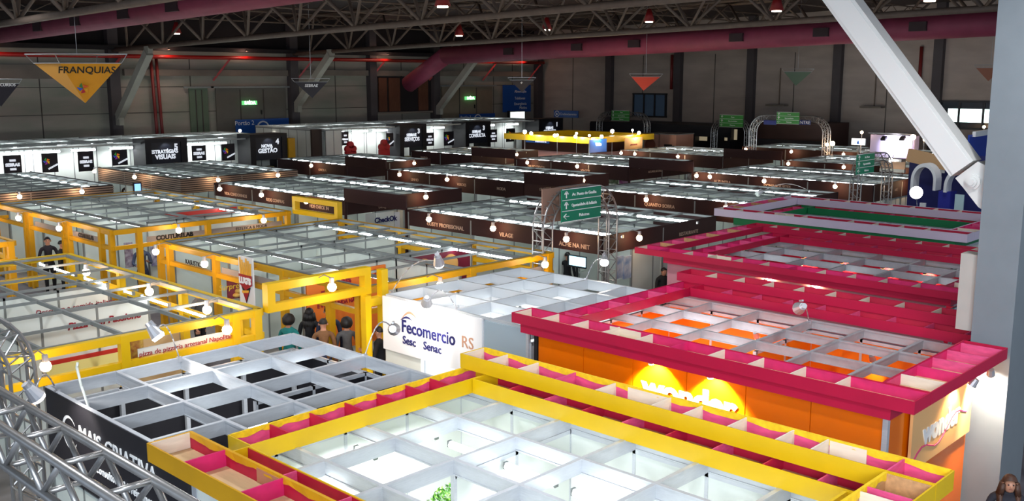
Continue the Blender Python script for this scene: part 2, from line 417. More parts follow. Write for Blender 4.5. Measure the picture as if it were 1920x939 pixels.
# ducts
def duct(name, label, pts, r, vents):
    t = thing(name, label, 'duct', pts[0])
    MB().path(pts, r, 20).build('duct_tube', duct_m, t, True)
    mb = MB()
    for p_ in pts[1:-1]: mb.ball(p_, r, 20, 12)
    if len(pts) > 2: mb.build('elbow', duct_m, t, True)
    for v in vents:
        v = Vector(v)
        part('vent', t, mat('dark_vent_grille', (52, 34, 38), .6), v.x - .1, v.x + .35, v.y - .42, v.y + .42, v.z - .22, v.z + .22)
    return t
dz = lambda y: 8.42 + 0.0235 * (52 - y)
duct('air_duct', 'long mauve duct under the far trusses, its elbow turning down on the left', [(49.5, 0, dz(0)), (49.5, 54.0, dz(54)), (49.5, 58.2, 6.3)], .62,
     [(48.85, y, dz(y) + .0) for y in (47, 41, 36.5, 29.5, 24.5, 19.5, 14.5, 12)])
da, db = on_x(0, 63, 18.0), on_x(430, -2, 18.0); sl_ = (db.z - da.z) / (db.y - da.y)
du = lambda y: da.z + sl_ * (y - da.y)
duct('air_duct', 'mauve duct crossing the top left corner below the nearest truss', [(18, -2, du(-2)), (18, 59, du(59))], .45,
     [(17.6, on_x(px, 30, 18).y, du(on_x(px, 30, 18).y)) for px in (88, 160, 252, 345)])

# high bay lamps
def highbay(label, px, py, x):
    q = on_x(px, py, x)
    t = thing('high_bay_lamp', label, 'lamp', q, None)
    MB().tube(q + Vector((0, 0, .05)), q + Vector((0, 0, .7)), .3, 12, .1).build('shade', mat('red_lamp_shade', (150, 26, 28), .5), t, True)
    MB().tube(q, q + Vector((0, 0, .06)), .2, 12).build('lit_lens', mat('high_bay_lens', (255, 255, 255), .4, emit=((255, 222, 196), 8)), t)
    MB().tube(q + Vector((0, 0, .65)), (q.x, q.y, ROOFZ(q.y)), .02, 6).build('hanger', darksteel, t)
    light('high_bay_light', t, q - Vector((0, 0, .15)), 160, (1, .9, .8), 'SPOT', .2, q - Vector((0, 0, 4)), 130)
for lb, px, py, x in (('lit high bay lamp left of centre, below the second truss chord', 331, 64, 30), ('lit high bay lamp near the top edge, left of centre', 830, 14, 24),
                      ('lit red high bay lamp hanging lowest left of the duct start', 861, 68, 41.5), ('lit red high bay lamp at the top middle', 1025, 57, 41.5),
                      ('dim red high bay lamp right of the middle under the truss', 1217, 42, 44), ('lit red high bay lamp top right, left of the white brace', 1456, 22, 38),
                      ('lit high bay lamp at the top edge right of the white brace', 1743, 3, 36)):
    highbay(lb, px, py, x)
for k, (x, y) in enumerate([(x, y) for x in (3, 12, 33) for y in (2, 12, 24, 38)]):
    light('hall_roof_light', None, (x, y, 9.9), 900 if x < 20 else 520, (.93, .96, 1), 'SPOT', .3, (x, y, 0), 150)

# near column and its brace
colm = mat('blue_grey_column_paint', (122, 129, 134), .6, 0, .04, 3)
c0 = thing('steel_column', 'big blue-grey steel column at the right edge', 'column', (15.4, 4.6, 0))
part('shaft', c0, colm, 14.92, 15.98, 4.30, 4.86, 0, ROOFZ(4))
part('edge_channel', c0, mat('beige_grey_channel', (178, 172, 164), .6, 0, .05, 3), 15.0, 15.3, 4.87, 5.12, 2.95, 4.1)
b0 = thing('column_brace', 'large white sloping brace pinned to the right column', 'brace', (15.2, 5.1, 5.0))
wbr = mat('off_white_brace_paint', (214, 212, 208), .45, 0, .04, 3)
pa = on_x(1811, 315, 15.17); pm_ = on_x(1580, 0, 15.17); pb = pa + (pm_ - pa) * 1.45
MB().bar(pa, pb, .40, .34, (1, 0, 0)).build('strut', wbr, b0)
for s in (-1, 1): MB().bar(pa + Vector((s * .176, 0, 0)), pb + Vector((s * .176, 0, 0)), .30, .016, (1, 0, 0)).build('cover_strip', mat('white_cover_strip', (222, 220, 216), .4), b0)
MB().prism([on_x(a_, b_, 15.02) for a_, b_ in ((1791, 334), (1833, 303), (1852, 312), (1846, 396), (1834, 388), (1806, 352))], (.3, 0, 0)).build('gusset_plate', wbr, b0)
pc = on_x(1823, 341, 14.99)
for r_, dx in ((.11, .0), (.075, .04), (.045, .07)): MB().tube(pc + Vector((.06, 0, 0)), pc - Vector((dx, 0, 0)), r_, 24).build('pivot_pin', wbr, b0, False)

# ------------------------------------------------------------------ building kit for the stands
def lattice(parent, xs, ys, z, w, h, m, name='roof_grid', separate=False):
    """beams of a roof grid; separate beams are parts of their own"""
    x0, x1, y0, y1 = xs[0], xs[-1], ys[0], ys[-1]
    if separate:
        for x in xs: MB().box(x - w / 2, x + w / 2, y0, y1, z - h, z).box(x - w * .9, x + w * .9, y0, y1, z - .012, z + .008).box(x - w * .9, x + w * .9, y0, y1, z - h, z - h + .016).build('roof_beam', m, parent)
        for y in ys:
            for a, b in zip(xs, xs[1:]):
                MB().box(a + w * .5, b - w * .5, y - w / 2, y + w / 2, z - h, z - .004).box(a + w * .5, b - w * .5, y - w * .9, y + w * .9, z - .014, z + .006).build('cross_beam', m, parent)
        return
    mb = MB()
    for x in xs: mb.box(x - w / 2, x + w / 2, y0, y1, z - h, z)
    for y in ys: mb.box(x0, x1, y - w / 2, y + w / 2, z - h * .8, z - .006)
    return mb.build(name, m, parent)

def wall(parent, axis, c, a, b, z0, z1, m, step=1.0, name='partition_wall', post=None):
    """panel wall with slim posts; axis 'X' = at constant x running along y"""
    mb = MB(); t = .02; k = max(1, round(abs(b - a) / step))
    if axis == 'X': mb.box(c - t, c + t, a, b, z0, z1 - .02)
    else: mb.box(a, b, c - t, c + t, z0, z1 - .02)
    mb.m = 1
    for i in range(k + 1):
        q = a + (b - a) * i / k
        if axis == 'X': mb.box(c - .028, c + .028, q - .022, q + .022, z0, z1)
        else: mb.box(q - .022, q + .022, c - .028, c + .028, z0, z1)
    if axis == 'X': mb.box(c - .028, c + .028, a, b, z1 - .05, z1)
    else: mb.box(a, b, c - .028, c + .028, z1 - .05, z1)
    return mb.build(name, [m, post or alu_dull], parent)

ORD = ['first', 'second', 'third', 'fourth', 'fifth', 'sixth', 'seventh', 'eighth', 'ninth', 'tenth', 'eleventh', 'twelfth']
PROTO = {}
def copy_tree(src, loc, rot=0.0):
    r = src.copy(); COL.objects.link(r); r.location = loc; r.rotation_euler = (0, 0, rot)
    for ch in src.children:
        c_ = ch.copy(); COL.objects.link(c_); c_.parent = r
    return r

def fluor(x, y, z, L, label, group, along='Y', fat=.045, down=0):
    """lit tube in its slim batten; with down > 0 it hangs in a reflector throwing its light downwards"""
    key = ('tube', round(L, 2), fat, down)
    if key not in PROTO:
        t = thing('fluorescent_lamp', label, 'lamp', (0, 0, 0), group)
        MB().tube((0, -L / 2 + .03, 0), (0, L / 2 - .03, 0), fat, 6).build('lit_tube', tube2_m if down else tube_m, t)
        MB().box(-.03, .03, -L / 2, -L / 2 + .03, -.03, .05).build('end_cap', alu_dull, t)
        MB().box(-.03, .03, L / 2 - .03, L / 2, -.03, .05).build('end_cap', alu_dull, t)
        if down:
            d = bpy.data.lights.new('tube_light', 'AREA'); d.shape = 'RECTANGLE'; d.size = .1; d.size_y = L; d.energy = down; d.color = (.95, .98, 1)
            o = bpy.data.objects.new('tube_light', d); COL.objects.link(o); o.parent = t; o.location = (0, 0, -fat - .02)
        PROTO[key] = t; r = t; r.location = (x, y, z)
    else: r = copy_tree(PROTO[key], (x, y, z))
    r.rotation_euler = (0, 0, 0 if along == 'Y' else math.pi / 2)
    r['label'] = label; r['category'] = 'lamp'; r['group'] = group
    return r

def bulb_lamp(x, y, z, face, label, group, power=1.0, hang=.12, out=.42):
    """warm reflector lamp on a short arm in front of a fascia; z = fascia top"""
    key = ('bulb', face)
    if key not in PROTO:
        t = thing('arm_spotlight', label, 'lamp', (0, 0, 0), group); n_ = FACE[face][1]
        MB().path([Vector((0, 0, 0)), n_ * .18 + Vector((0, 0, .08)), n_ * out + Vector((0, 0, .05))], .012, 5).build('arm', alu_dull, t)
        MB().tube(n_ * out + Vector((0, 0, .06)), n_ * out + Vector((0, 0, -.06)), .045, 8, .05).build('socket', lampbody, t)
        MB().ball(n_ * out + Vector((0, 0, -hang)), .085, 10, 6).build('lit_bulb', bulb_m, t, True)
        PROTO[key] = t; r = t; r.location = (x, y, z)
    else: r = copy_tree(PROTO[key], (x, y, z))
    r['label'] = label; r['category'] = 'lamp'; r['group'] = group
    return r

def floodlight(base, head, aim, label, arm_h=.5, lit=True, power=26, color=(1, .93, .86), k_=1.0):
    """silver floodlight at the end of a curved arm"""
    base = Vector(base); head = Vector(head); t = thing('arm_floodlight', label, 'lamp', base)
    pts = []
    for i in range(9):
        u = i / 8; p_ = base.lerp(head, u); p_.z = base.z + (head.z - base.z) * min(1, u * 1.0) + math.sin(u * math.pi) * arm_h; pts.append(p_)
    pts[-1] = head
    MB().path(pts, .011, 6).build('curved_arm', lampbody, t, True)
    d = (Vector(aim) - head).normalized()
    MB().tube(head - d * .12 * k_, head + d * .06, .06 * k_, 12, .105 * k_).tube(head - d * .18 * k_, head - d * .12 * k_, .045 * k_, 10).build('lamp_housing', lampbody, t)
    MB().tube(head + d * .06, head + d * .10, .098 * k_, 14, .085 * k_).build('lit_glass', flood_m if lit else panelw, t)
    MB().bar(head - d * .1 + Vector((0, 0, .1)), head + d * .02 + Vector((0, 0, .12)), .03, .03).build('bracket', lampbody, t)
    part('foot_clamp', t, lampbody, base.x - .03, base.x + .03, base.y - .03, base.y + .03, base.z - .05, base.z + .03)
    if lit: light('flood_beam', t, head + d * .16, power, color, 'SPOT', .06, aim, 95)
    return t

def frange(a, b, n): return [a + (b - a) * i / n for i in range(n + 1)]

def tube_rows(bname, group, rows, ys, z=2.40, fat=.045):
    """rows: list of (x, word); ys: list of stand boundaries; lamps in threes per stand"""
    for (x, w_) in rows:
        k = 0; seq = []
        for a, b in zip(ys, ys[1:]):
            L = b - a
            for (u, l_) in ((.14, .42), (.42, 1.15), (.78, 1.15)): seq.append((b - u * L, l_))
        for (y, l_) in seq:
            k += 1
            fluor(x, y, z, l_, 'fluorescent lamp, %s from left in %s row of %s' % (ORD[k - 1], w_, bname), group, fat=fat)

def maroon_block(nm, X0, X1, ys, names, lamps, side_lamps=(), side_text=None, header=None, seed=0, tubes=True, z=2.5, walls=True, fasc=.5, dense=True):
    """back to back stands under one roof grid with maroon fascias; nm = the words that single it out"""
    y0, y1 = ys[0], ys[-1]
    t = thing('exhibition_block', nm[0], 'stand', ((X0 + X1) / 2, (y0 + y1) / 2, 0), 'maroon fascia stand blocks')
    lattice(t, [X0 + .06, X0 + .85, (X0 + X1) / 2 - .9, (X0 + X1) / 2, (X0 + X1) / 2 + .9, X1 - 1.05, X1 - .06], frange(y0 + .05, y1 - .05, round((y1 - y0) / (1.1 if dense else 1.5))), z, .035, .06, alu_dull)
    if X0 > 25: fasc = .68
    part('fascia', t, maroon, X0 - .02, X0 + .02, y0, y1, z - fasc, z + .01)
    part('fascia', t, maroon, X0, X1, y0 - .02, y0 + .02, z - fasc, z + .01)
    part('fascia', t, maroon, X1 - .02, X1 + .02, y0, y1, z - fasc, z + .01)
    part('fascia', t, maroon, X0, X1, y1 - .02, y1 + .02, z - fasc, z + .01)
    fa = [o for o in t.children if o.name.startswith('fascia')]
    xm = (X0 + X1) / 2
    if walls:
        wall(t, 'X', xm, y0, y1, 0, z - .06, panelg)
        for y in ys[1:-1]: wall(t, 'Y', y, X0, X1, 0, z - .06, panelg)
        wall(t, 'Y', y1 - .05, X0, X1, 0, z - .06, panelg)
        wall(t, 'Y', y0 + .06, X0 + 1.4, X1 - 1.2, 0, z - .06, panelg)
    for y in ys:
        part('corner_post', t, alu_dull, X0 + .03, X0 + .1, y - .035, y + .035, 0, z - .03)
    part('stand_floor', t, mat('stand_carpet_dark', (70, 68, 72), .9, 0, .1, 3), X0, X1, y0, y1, 0.0, .04)
    for (s, y) in names: text(s, fa[0], lettcream, (X0 - .02, y, z - .40), .17, '-X', bold=.003)
    if side_text: text(side_text[0], fa[1], lettcream, (side_text[1], y0 - .02, z - .40), .15, '-Y')
    for k, y in enumerate(lamps):
        bulb_lamp(X0, y, z, '-X', 'warm lamp on the front of %s, %s from the left' % (nm[1], ORD[k]), 'warm fascia lamps of %s' % nm[1])
    for k, x in enumerate(side_lamps):
        bulb_lamp(x, y0, z, '-Y', 'warm lamp on the right side of %s, %s from the corner' % (nm[1], ORD[k]), 'warm fascia lamps of %s' % nm[1])
    if tubes: tube_rows(nm[1], 'fluorescent lamps of ' + nm[1], [(X0 + .85, 'front'), (X1 - 1.05, 'rear')], ys, fat=.038)
    if header:
        h0, h1 = header[0], header[1]
        o = MB().box(X0 - .03, X0 + .03, h0, h1, z - .02, z + .45).build('header_panel', maroon)
        h = thing('aisle_header', header[2], 'header', (X0, (h0 + h1) / 2, z))
        o.parent = h; o.location = o.location - h.location; OFF[o.name] = OFF[o.name]
        part('end_post', h, maroon, X0 - .04, X0 + .04, h0 - .0, h0 + .06, 0, z); part('end_post', h, maroon, X0 - .04, X0 + .04, h1 - .06, h1, 0, z)
    return t

# ---- maroon blocks, row by row from the viewer
maroon_block(('nearest maroon stand block, the truss arch standing before its corner', 'the nearest middle maroon block'), 20.5, 26.1, [16.25, 18.6, 21.3, 24.25],
             [('ACHE NA NET', 17.2), ('VILAGE', 19.8), ('GUSTY PROFISSIONAL', 22.45)], [22.75, 19.95, 17.15], [21.6], ('RESTAURANTE', 24.6), (24.3, 27.6, 'plain maroon header spanning the aisle left of the nearest middle block'))
maroon_block(('maroon stand block left of the nearest one, beside the yellow aisle frame', 'the left front maroon block'), 20.5, 26.1, [27.65, 30.6, 33.5, 36.35],
             [('VIDA CONDOMINIOS', 34.7), ('REDE COMPRAS', 31.9), ('VIDE CHECK IN', 29.1)], [35.2, 32.2, 29.3], [23.9], ('Design', 22.2))
maroon_block(('maroon stand block behind and right of the green aisle sign, second row', 'the second row right block'), 29.3, 34.9, [16.5, 19.1, 21.7, 24.15],
             [('QUANTO SOBRA', 20.6)], [23.9, 20.9, 17.6], [], None, (24.2, 27.3, 'plain maroon header spanning the aisle left of the second row right block'))
maroon_block(('maroon stand block in the picture centre with two warm lamps on its front', 'the centre maroon block'), 29.3, 34.9, [27.35, 30.2, 33.1, 36.1],
             [('LINHO', 34.1), ('VERDES', 31.0), ('MODA', 28.6)], [34.7, 31.5], [32.6], ('GRANITOS', 30.6), (36.15, 39.3, 'plain maroon header spanning the aisle below the tall red pillars'))
maroon_block(('maroon stand block at the far left end beside the bins', 'the far left maroon block'), 29.3, 34.9, [39.35, 42.3, 45.3], [('OFICINA', 41.2)], [41.6], [33.4])
maroon_block(('maroon stand block left of the glossy green sign, third row', 'the third row right block'), 38.2, 43.8, [16.6, 19.4, 22.2, 25.0],
             [('ALZUMERA', 23.5), ('DOMINIOS SITES', 20.8)], [24.6, 23.9, 21.2, 18.0], [41.2], ('AIRE', 40.4), (25.05, 28.7, 'plain maroon header right of the centre, spanning the aisle in the third row'))
maroon_block(('maroon stand block behind the centre block with two warm lamps', 'the third row centre block'), 38.2, 43.8, [28.75, 31.2, 33.7, 36.2],
             [('GRUPO DENTAL', 34.7), ('VIAGEM', 31.4)], [35.0, 31.6], [], ('ACUMULADORES', 40.4), (36.25, 39.6, 'plain maroon header below the yellow canopy, third row'))
maroon_block(('maroon stand block below the white stands, left of the yellow canopy', 'the third row left block'), 38.2, 43.8, [39.7, 42.2, 44.8], [('BANHO', 43.6)], [], [41.5])
maroon_block(('far maroon stand block with open grid roof, right of the third row', 'the fourth row right block'), 47.0, 52.6, [18.2, 20.6, 23.0, 25.3],
             [('LAMP', 21.0)], [24.8, 21.8, 19.0], [50.5, 52.0], None, (25.4, 28.9, 'dark maroon header standing alone in the fourth row, right of centre'), dense=False)
maroon_block(('far maroon stand block in front of the tan box stand', 'the fourth row middle block'), 47.0, 52.6, [29.0, 31.4, 33.8, 36.0],
             [('NOVO', 33.0)], [35.6, 34.6, 31.6], [], dense=False)
maroon_block(('farthest open stand block with warm lamps before the long dark stand', 'the fifth row block'), 55.0, 60.0, [20.5, 23.5, 26.5, 29.5, 32.5],
             [], [32.0, 28.9, 25.6, 22.6], [56.4, 58.8], dense=False)

# ---- grey corrugated blocks
def corrugated_block(nm, X0, X1, ys, lamps, side_lamps, words):
    y0, y1 = ys[0], ys[-1]; z = 2.5
    t = thing('exhibition_block', nm[0], 'stand', ((X0 + X1) / 2, (y0 + y1) / 2, 0), 'corrugated fascia stand blocks')
    lattice(t, frange(X0 + .06, X1 - .06, 6), frange(y0 + .05, y1 - .05, round(y1 - y0)), z, .05, .085, alu_dull)
    for (a0, a1, b0_, b1_) in ((X0 - .02, X0 + .02, y0, y1), (X0, X1, y0 - .02, y0 + .02), (X1 - .02, X1 + .02, y0, y1)):
        mb = MB().box(a0, a1, b0_, b1_, z - .64, z + .02); mb.m = 1
        for i in range(7):
            zz = z - .62 + i * .09; mb.box(a0 - .02, a1 + .02, b0_ - .02, b1_ + .02, zz, zz + .052)
        mb.build('corrugated_fascia', [mat('dark_groove', (34, 28, 28), .7), mat('grey_brown_slat', (150, 134, 122), .45, .2, .05, 3)], t)
    wall(t, 'X', (X0 + X1) / 2, y0, y1, 0, z - .06, panelg)
    for y in ys[1:]: wall(t, 'Y', y - .05, X0, X1, 0, z - .06, panelg)
    wall(t, 'Y', y0 + .5, X0 + 1.5, X1 - 1, 0, z - .06, panelg)
    part('stand_floor', t, MATS['stand_carpet_dark'], X0, X1, y0, y1, 0.0, .04)
    if words: text(words[0], t, lettblk, (words[1], y0 - .035, z - .56), .2, '-Y')
    for k, y in enumerate(lamps): bulb_lamp(X0, y, z, '-X', 'warm lamp on the front of %s, %s from the left' % (nm[1], ORD[k]), 'warm lamps of ' + nm[1])
    for k, x in enumerate(side_lamps): bulb_lamp(x, y0, z, '-Y', 'warm lamp on the right side of %s, %s from the corner' % (nm[1], ORD[k]), 'warm lamps of ' + nm[1])
    tube_rows(nm[1], 'fluorescent lamps of ' + nm[1], [(X0 + 1.2, 'front'), (X1 - .6, 'rear')], ys)
corrugated_block(('grey corrugated stand block in the middle of the left half', 'the middle corrugated block'), 20.4, 26.2, [38.9, 41.6, 44.2, 46.9], [46.4, 42.3], [21.9, 24.9], None)
corrugated_block(('grey corrugated stand block at the left edge behind the yellow stands', 'the left edge corrugated block'), 11.0, 17.3, [38.6, 41.4, 44.2, 47.0], [], [13.6, 15.9], ('TOPMOVEIS', 15.8))

# ---- yellow frame blocks
def yellow_frame(parent, axis, c, a, b, posts, m, z=2.5, n_=-1):
    """two horizontal rails joined by posts down to the floor, standing just outside the stand"""
    def bx(nm, p0, p1, z0, z1, t=.055):
        if axis == 'X': part(nm, parent, m, c - t, c + t, p0, p1, z0, z1)
        else: part(nm, parent, m, p0, p1, c - t, c + t, z0, z1)
    bx('top_rail', a, b, z - .13, z); bx('lower_rail', a, b, z - .56, z - .45)
    for q in posts: bx('frame_post', q - .075, q + .075, 0, z - .005, .07)
def yellow_block(nm, X0, X1, ys, xs, m, lamps, side_lamps, panels=True, xposts=None, yposts=None):
    y0, y1 = ys[0], ys[-1]; z = 2.5
    t = thing('exhibition_block', nm[0], 'stand', ((X0 + X1) / 2, (y0 + y1) / 2, 0), 'yellow frame stand blocks')
    lattice(t, xs, frange(y0 + .15, y1 - .15, round((y1 - y0) / 1.3)), z, .045, .07, alu_dull)
    yellow_frame(t, 'X', X0, y0, y1, yposts or [y0 + .1, y0 + .75] + ys[1:-1] + [y + .35 for y in ys[1:-1]] + [y1 - .1], m)
    yellow_frame(t, 'Y', y0, X0, X1, xposts or [X0 + .75, (X0 + X1) / 2, X1 - .1], m)
    yellow_frame(t, 'X', X1, y0, y1, [y0 + .6] + ys[1:-1] + [y1 - .1], m)
    yellow_frame(t, 'Y', y1, X0, X1, [X0 + .6, (X0 + X1) / 2], m)
    for k, y in enumerate(lamps): bulb_lamp(X0 - .1, y, z, '-X', 'warm lamp on the front of %s, %s from the left' % (nm[1], ORD[k]), 'warm lamps of ' + nm[1])
    for k, x in enumerate(side_lamps): bulb_lamp(x, y0 - .1, z, '-Y', 'warm lamp on the right side of %s, %s from the left' % (nm[1], ORD[k]), 'warm lamps of ' + nm[1])
    part('stand_floor', t, mat('stand_carpet_grey', (128, 124, 122), .9, 0, .1, 3), X0, X1, y0, y1, 0.0, .04)
    return t
gstrip = mat('grey_name_board', (150, 144, 142), .5)
# YA: left rear yellow block
ya = yellow_block(('yellow framed stand block behind the other two, black lettering on its grey board', 'the left rear yellow block'), 11.9, 17.7, [26.75, 29.7, 32.7, 35.8], [12.1, 13.0, 14.9, 16.8, 17.6], yellow2, [35.3, 32.2, 29.1], [13.6, 16.4])
wall(ya, 'X', 14.8, 27.2, 35.7, 0, 2.42, panelg); 
for y in (29.7, 32.7, 35.6): wall(ya, 'Y', y, 12.3, 17.5, 0, 2.42, panelg)
wall(ya, 'Y', 28.2, 13.6, 17.4, 0, 2.42, panelg)
part('name_board', ya, gstrip, 12.9, 14.7, 26.78, 26.8, 2.06, 2.21); part('name_board', ya, gstrip, 14.9, 17.4, 26.78, 26.8, 2.06, 2.21)
part('name_board', ya, gstrip, 11.93, 11.95, 27.6, 29.5, 2.06, 2.21); part('name_board', ya, gstrip, 11.93, 11.95, 30.3, 32.4, 2.06, 2.21)
text('COUTURELAB', ya, lettblk, (13.75, 26.78, 2.08), .18, '-Y', bold=.01); text('ESTETICA & MODA', ya, lettblk, (16.3, 26.78, 2.08), .13, '-Y')
text('COUTURELAB', ya, lettblk, (11.93, 28.6, 2.08), .16, '-X', bold=.01)
tube_rows('the left rear yellow block', 'fluorescent lamps of the left rear yellow block', [(13.15, 'front'), (16.85, 'rear')], [26.9, 29.8, 32.7, 35.7], fat=.032)
redp = mat('tomato_red_panel', (204, 48, 34), .5)
rp = on_y(345, 396, 29.6)
part('red_wall_banner', ya, redp, 14.9, 17.5, 29.62, 29.67, 1.2, 2.41)
text('Cerâmica', ya, lettw, (16.3, 29.62, 2.0), .3, '-Y', ital=.3)
# YB: middle yellow block
yb = yellow_block(('yellow framed stand block in the left middle, open corner with visitors', 'the middle yellow block'), 11.95, 17.75, [15.6, 18.4, 21.3, 24.2], [12.1, 13.0, 14.9, 16.8, 17.65], yellow2, [23.3, 20.9], [13.6, 16.9],
                  yposts=[15.7, 16.7, 18.4, 21.3, 23.6, 24.1], xposts=[12.05, 12.5, 15.0, 17.6])
wall(yb, 'X', 14.85, 18.0, 24.1, 0, 2.42, panelg)
for y in (18.2, 21.3, 24.05): wall(yb, 'Y', y, 12.3, 17.5, 0, 2.42, panelg)
wall(yb, 'X', 14.85, 15.8, 18.0, 0, 2.42, panelg)
tube_rows('the middle yellow block', 'fluorescent lamps of the middle yellow block', [(13.15, 'front'), (16.8, 'rear')], [15.7, 18.5, 21.3, 24.1], fat=.028)
wine = mat('wine_red_panel', (120, 26, 52), .5)
part('wine_wall_banner', yb, wine, 15.2, 17.4, 18.13, 18.17, 1.35, 2.35)
part('orange_wall_banner', yb, mat('orange_banner', (240, 124, 40), .5), 12.35, 14.6, 18.12, 18.17, .5, 2.3)
cir = mat('tan_disc_print', (214, 160, 90), .5)
for x in (15.8, 16.7): MB().tube((x, 18.13, 2.02), (x, 18.11, 2.02), .26, 20).build('printed_disc', cir, yb)
text('O MAIS', yb, lettred, (13.2, 18.11, 2.02), .22, '-Y', bold=.012); text('INGLÊS', yb, lettred, (13.2, 18.11, 1.72), .3, '-Y', bold=.02)
text('E VOCÊ, AINDA NÃO?', yb, lettred, (13.2, 18.11, 1.56), .12, '-Y', bold=.004)
text('3312.7800', yb, lettred, (14.2, 18.11, 2.08), .2, '-Y', bold=.006)
part('name_board', yb, gstrip, 13.1, 17.4, 15.63, 15.65, 2.06, 2.2)
text('SHOPPING DO CELULAR', yb, lettblk, (16.1, 15.63, 2.07), .15, '-Y'); text('CURSOS DE INGLÊS', yb, lettblk, (13.9, 15.63, 2.07), .14, '-Y')
part('name_board', yb, gstrip, 11.98, 12.0, 18.7, 21.1, 2.06, 2.2); text('KASUSTICA', yb, lettblk, (11.98, 22.4, 2.07), .17, '-X')
# fries sign hanging on the front
lg = thing('hanging_sign', 'white hanging sign with fries and a red shield lettered in white', 'sign', (11.7, 19.55, 1.2))
part('sign_board', lg, white, 11.70, 11.73, 19.25, 19.85, 1.15, 2.35)
shield = mat('dark_red_print', (164, 18, 30), .5); fries = mat('fries_yellow_print', (244, 178, 50), .5)
for k in range(6):
    yy = 19.33 + k * .076; MB().prism([(11.695, yy, 1.85), (11.695, yy + .06, 1.85), (11.695, yy + .075 + (k - 3) * .012, 2.22 + .05 * (k % 3)), (11.695, yy + .01 + (k - 3) * .012, 2.22 + .05 * (k % 3))], (-.008, 0, 0)).build('printed_fry', fries, lg)
MB().prism([(11.68, 19.28, 1.94), (11.68, 19.82, 1.94), (11.68, 19.82, 1.72), (11.68, 19.55, 1.58), (11.68, 19.28, 1.72)], (-.008, 0, 0)).build('printed_shield', shield, lg)
MB().prism([(11.69, 19.36, 1.66), (11.69, 19.74, 1.66), (11.69, 19.55, 1.28)], (-.008, 0, 0)).build('printed_cone', lettblk, lg)
MB().prism([(11.68, 19.42, 1.54), (11.68, 19.68, 1.54), (11.68, 19.55, 1.32)], (-.008, 0, 0)).build('printed_cone_tip', shield, lg)
MB().prism([(11.67, 19.40, 1.6), (11.67, 19.7, 1.56), (11.67, 19.68, 1.5), (11.67, 19.42, 1.54)], (-.006, 0, 0)).build('printed_band', fries, lg)
text("LUG'S", lg, lettw, (11.67, 19.55, 1.74), .19, '-X', bold=.012)
part('hanger', lg, yellow2, 11.70, 11.9, 19.4, 19.44, 2.05, 2.09); part('hanger', lg, yellow2, 11.70, 11.9, 19.66, 19.7, 2.05, 2.09)
lg.location.z += .33
# YC: nearest yellow block
yc = yellow_block(('nearest yellow framed stand block on the left, with pale interior walls', 'the nearest yellow block'), 4.3, 9.55, [15.5, 18.4, 21.2, 24.0], [4.45, 5.7, 7.0, 8.25, 9.45], yellow, [], [5.5, 8.55],
                  xposts=[4.4, 6.95, 9.0, 9.45])
for k, y in enumerate((21.9, 18.9, 16.6)):
    bulb_lamp(9.5, y, 2.5, '-X', 'warm lamp standing on the rear rail of the nearest yellow block, %s from the left' % ORD[k], 'rear rail warm lamps', out=-.3)
wall(yc, 'X', 5.7, 15.6, 23.4, 0, 2.42, panelw)
for y in (18.4, 20.2): wall(yc, 'Y', y, 5.7, 8.8, 0, 2.42, panelw)
wall(yc, 'Y', 23.4, 4.4, 9.0, 0, 1.2, panelw)
wall(yc, 'Y', 18.4, 4.4, 5.7, 0, 2.42, panelw)
text('Pizza con Passione', yc, lettred, (7.9, 18.37, 2.02), .19, '-Y', ital=.25, bold=.005)
text('Descubra a comida italiana', yc, lettred, (8.1, 20.17, 1.98), .15, '-Y', ital=.2)
text('Praci', yc, lettred, (6.0, 18.37, 2.0), .2, '-Y', ital=.2)
part('red_stripe', yc, redp, 6.7, 8.2, 18.34, 18.37, 1.42, 1.5); part('cream_stripe', yc, mat('cream_print', (250, 236, 150), .5), 6.7, 8.2, 18.34, 18.37, 1.2, 1.42)
part('tan_board', yc, mat('tan_board', (206, 176, 128), .6), 8.25, 9.4, 18.35, 18.38, .6, 1.7)
part('name_board', yc, panelw, 7.2, 9.0, 15.53, 15.55, 2.06, 2.2)
text('pizza de pizzaria artesanal Napolitana', yc, lettred, (8.1, 15.5, 2.07), .12, '-Y', ital=.1)
tube_rows('the nearest yellow block', 'fluorescent lamps of the nearest yellow block', [(8.72, 'rear')], [15.6, 19.6, 24.0], fat=.022)
eb = MB().box(4.42, 4.46, 19.6, 21.2, 2.05, 2.95); eb = tag(eb.build('end_board', mat('rust_brown_board', (130, 62, 46), .5)), 'rust brown board standing on the left end of the nearest yellow block', 'board')
# YD: yellow block behind it
yd = yellow_block(('yellow framed stand block at the left edge, mostly out of the picture', 'the left edge yellow block'), 4.3, 9.35, [26.9, 29.8, 32.7, 35.8], [4.45, 5.7, 7.0, 8.2, 9.2], yellow2, [], [8.6, 6.6], xposts=[8.6, 9.25])
for y in (28.4, 32.0): wall(yd, 'Y', y, 4.5, 9.1, 0, 2.42, panelg)
wall(yd, 'X', 6.8, 27.2, 35.6, 0, 2.42, panelg)
tube_rows('the left edge yellow block', 'fluorescent lamps of the left edge yellow block', [(8.2, 'rear')], [27.0, 31.2, 35.6])
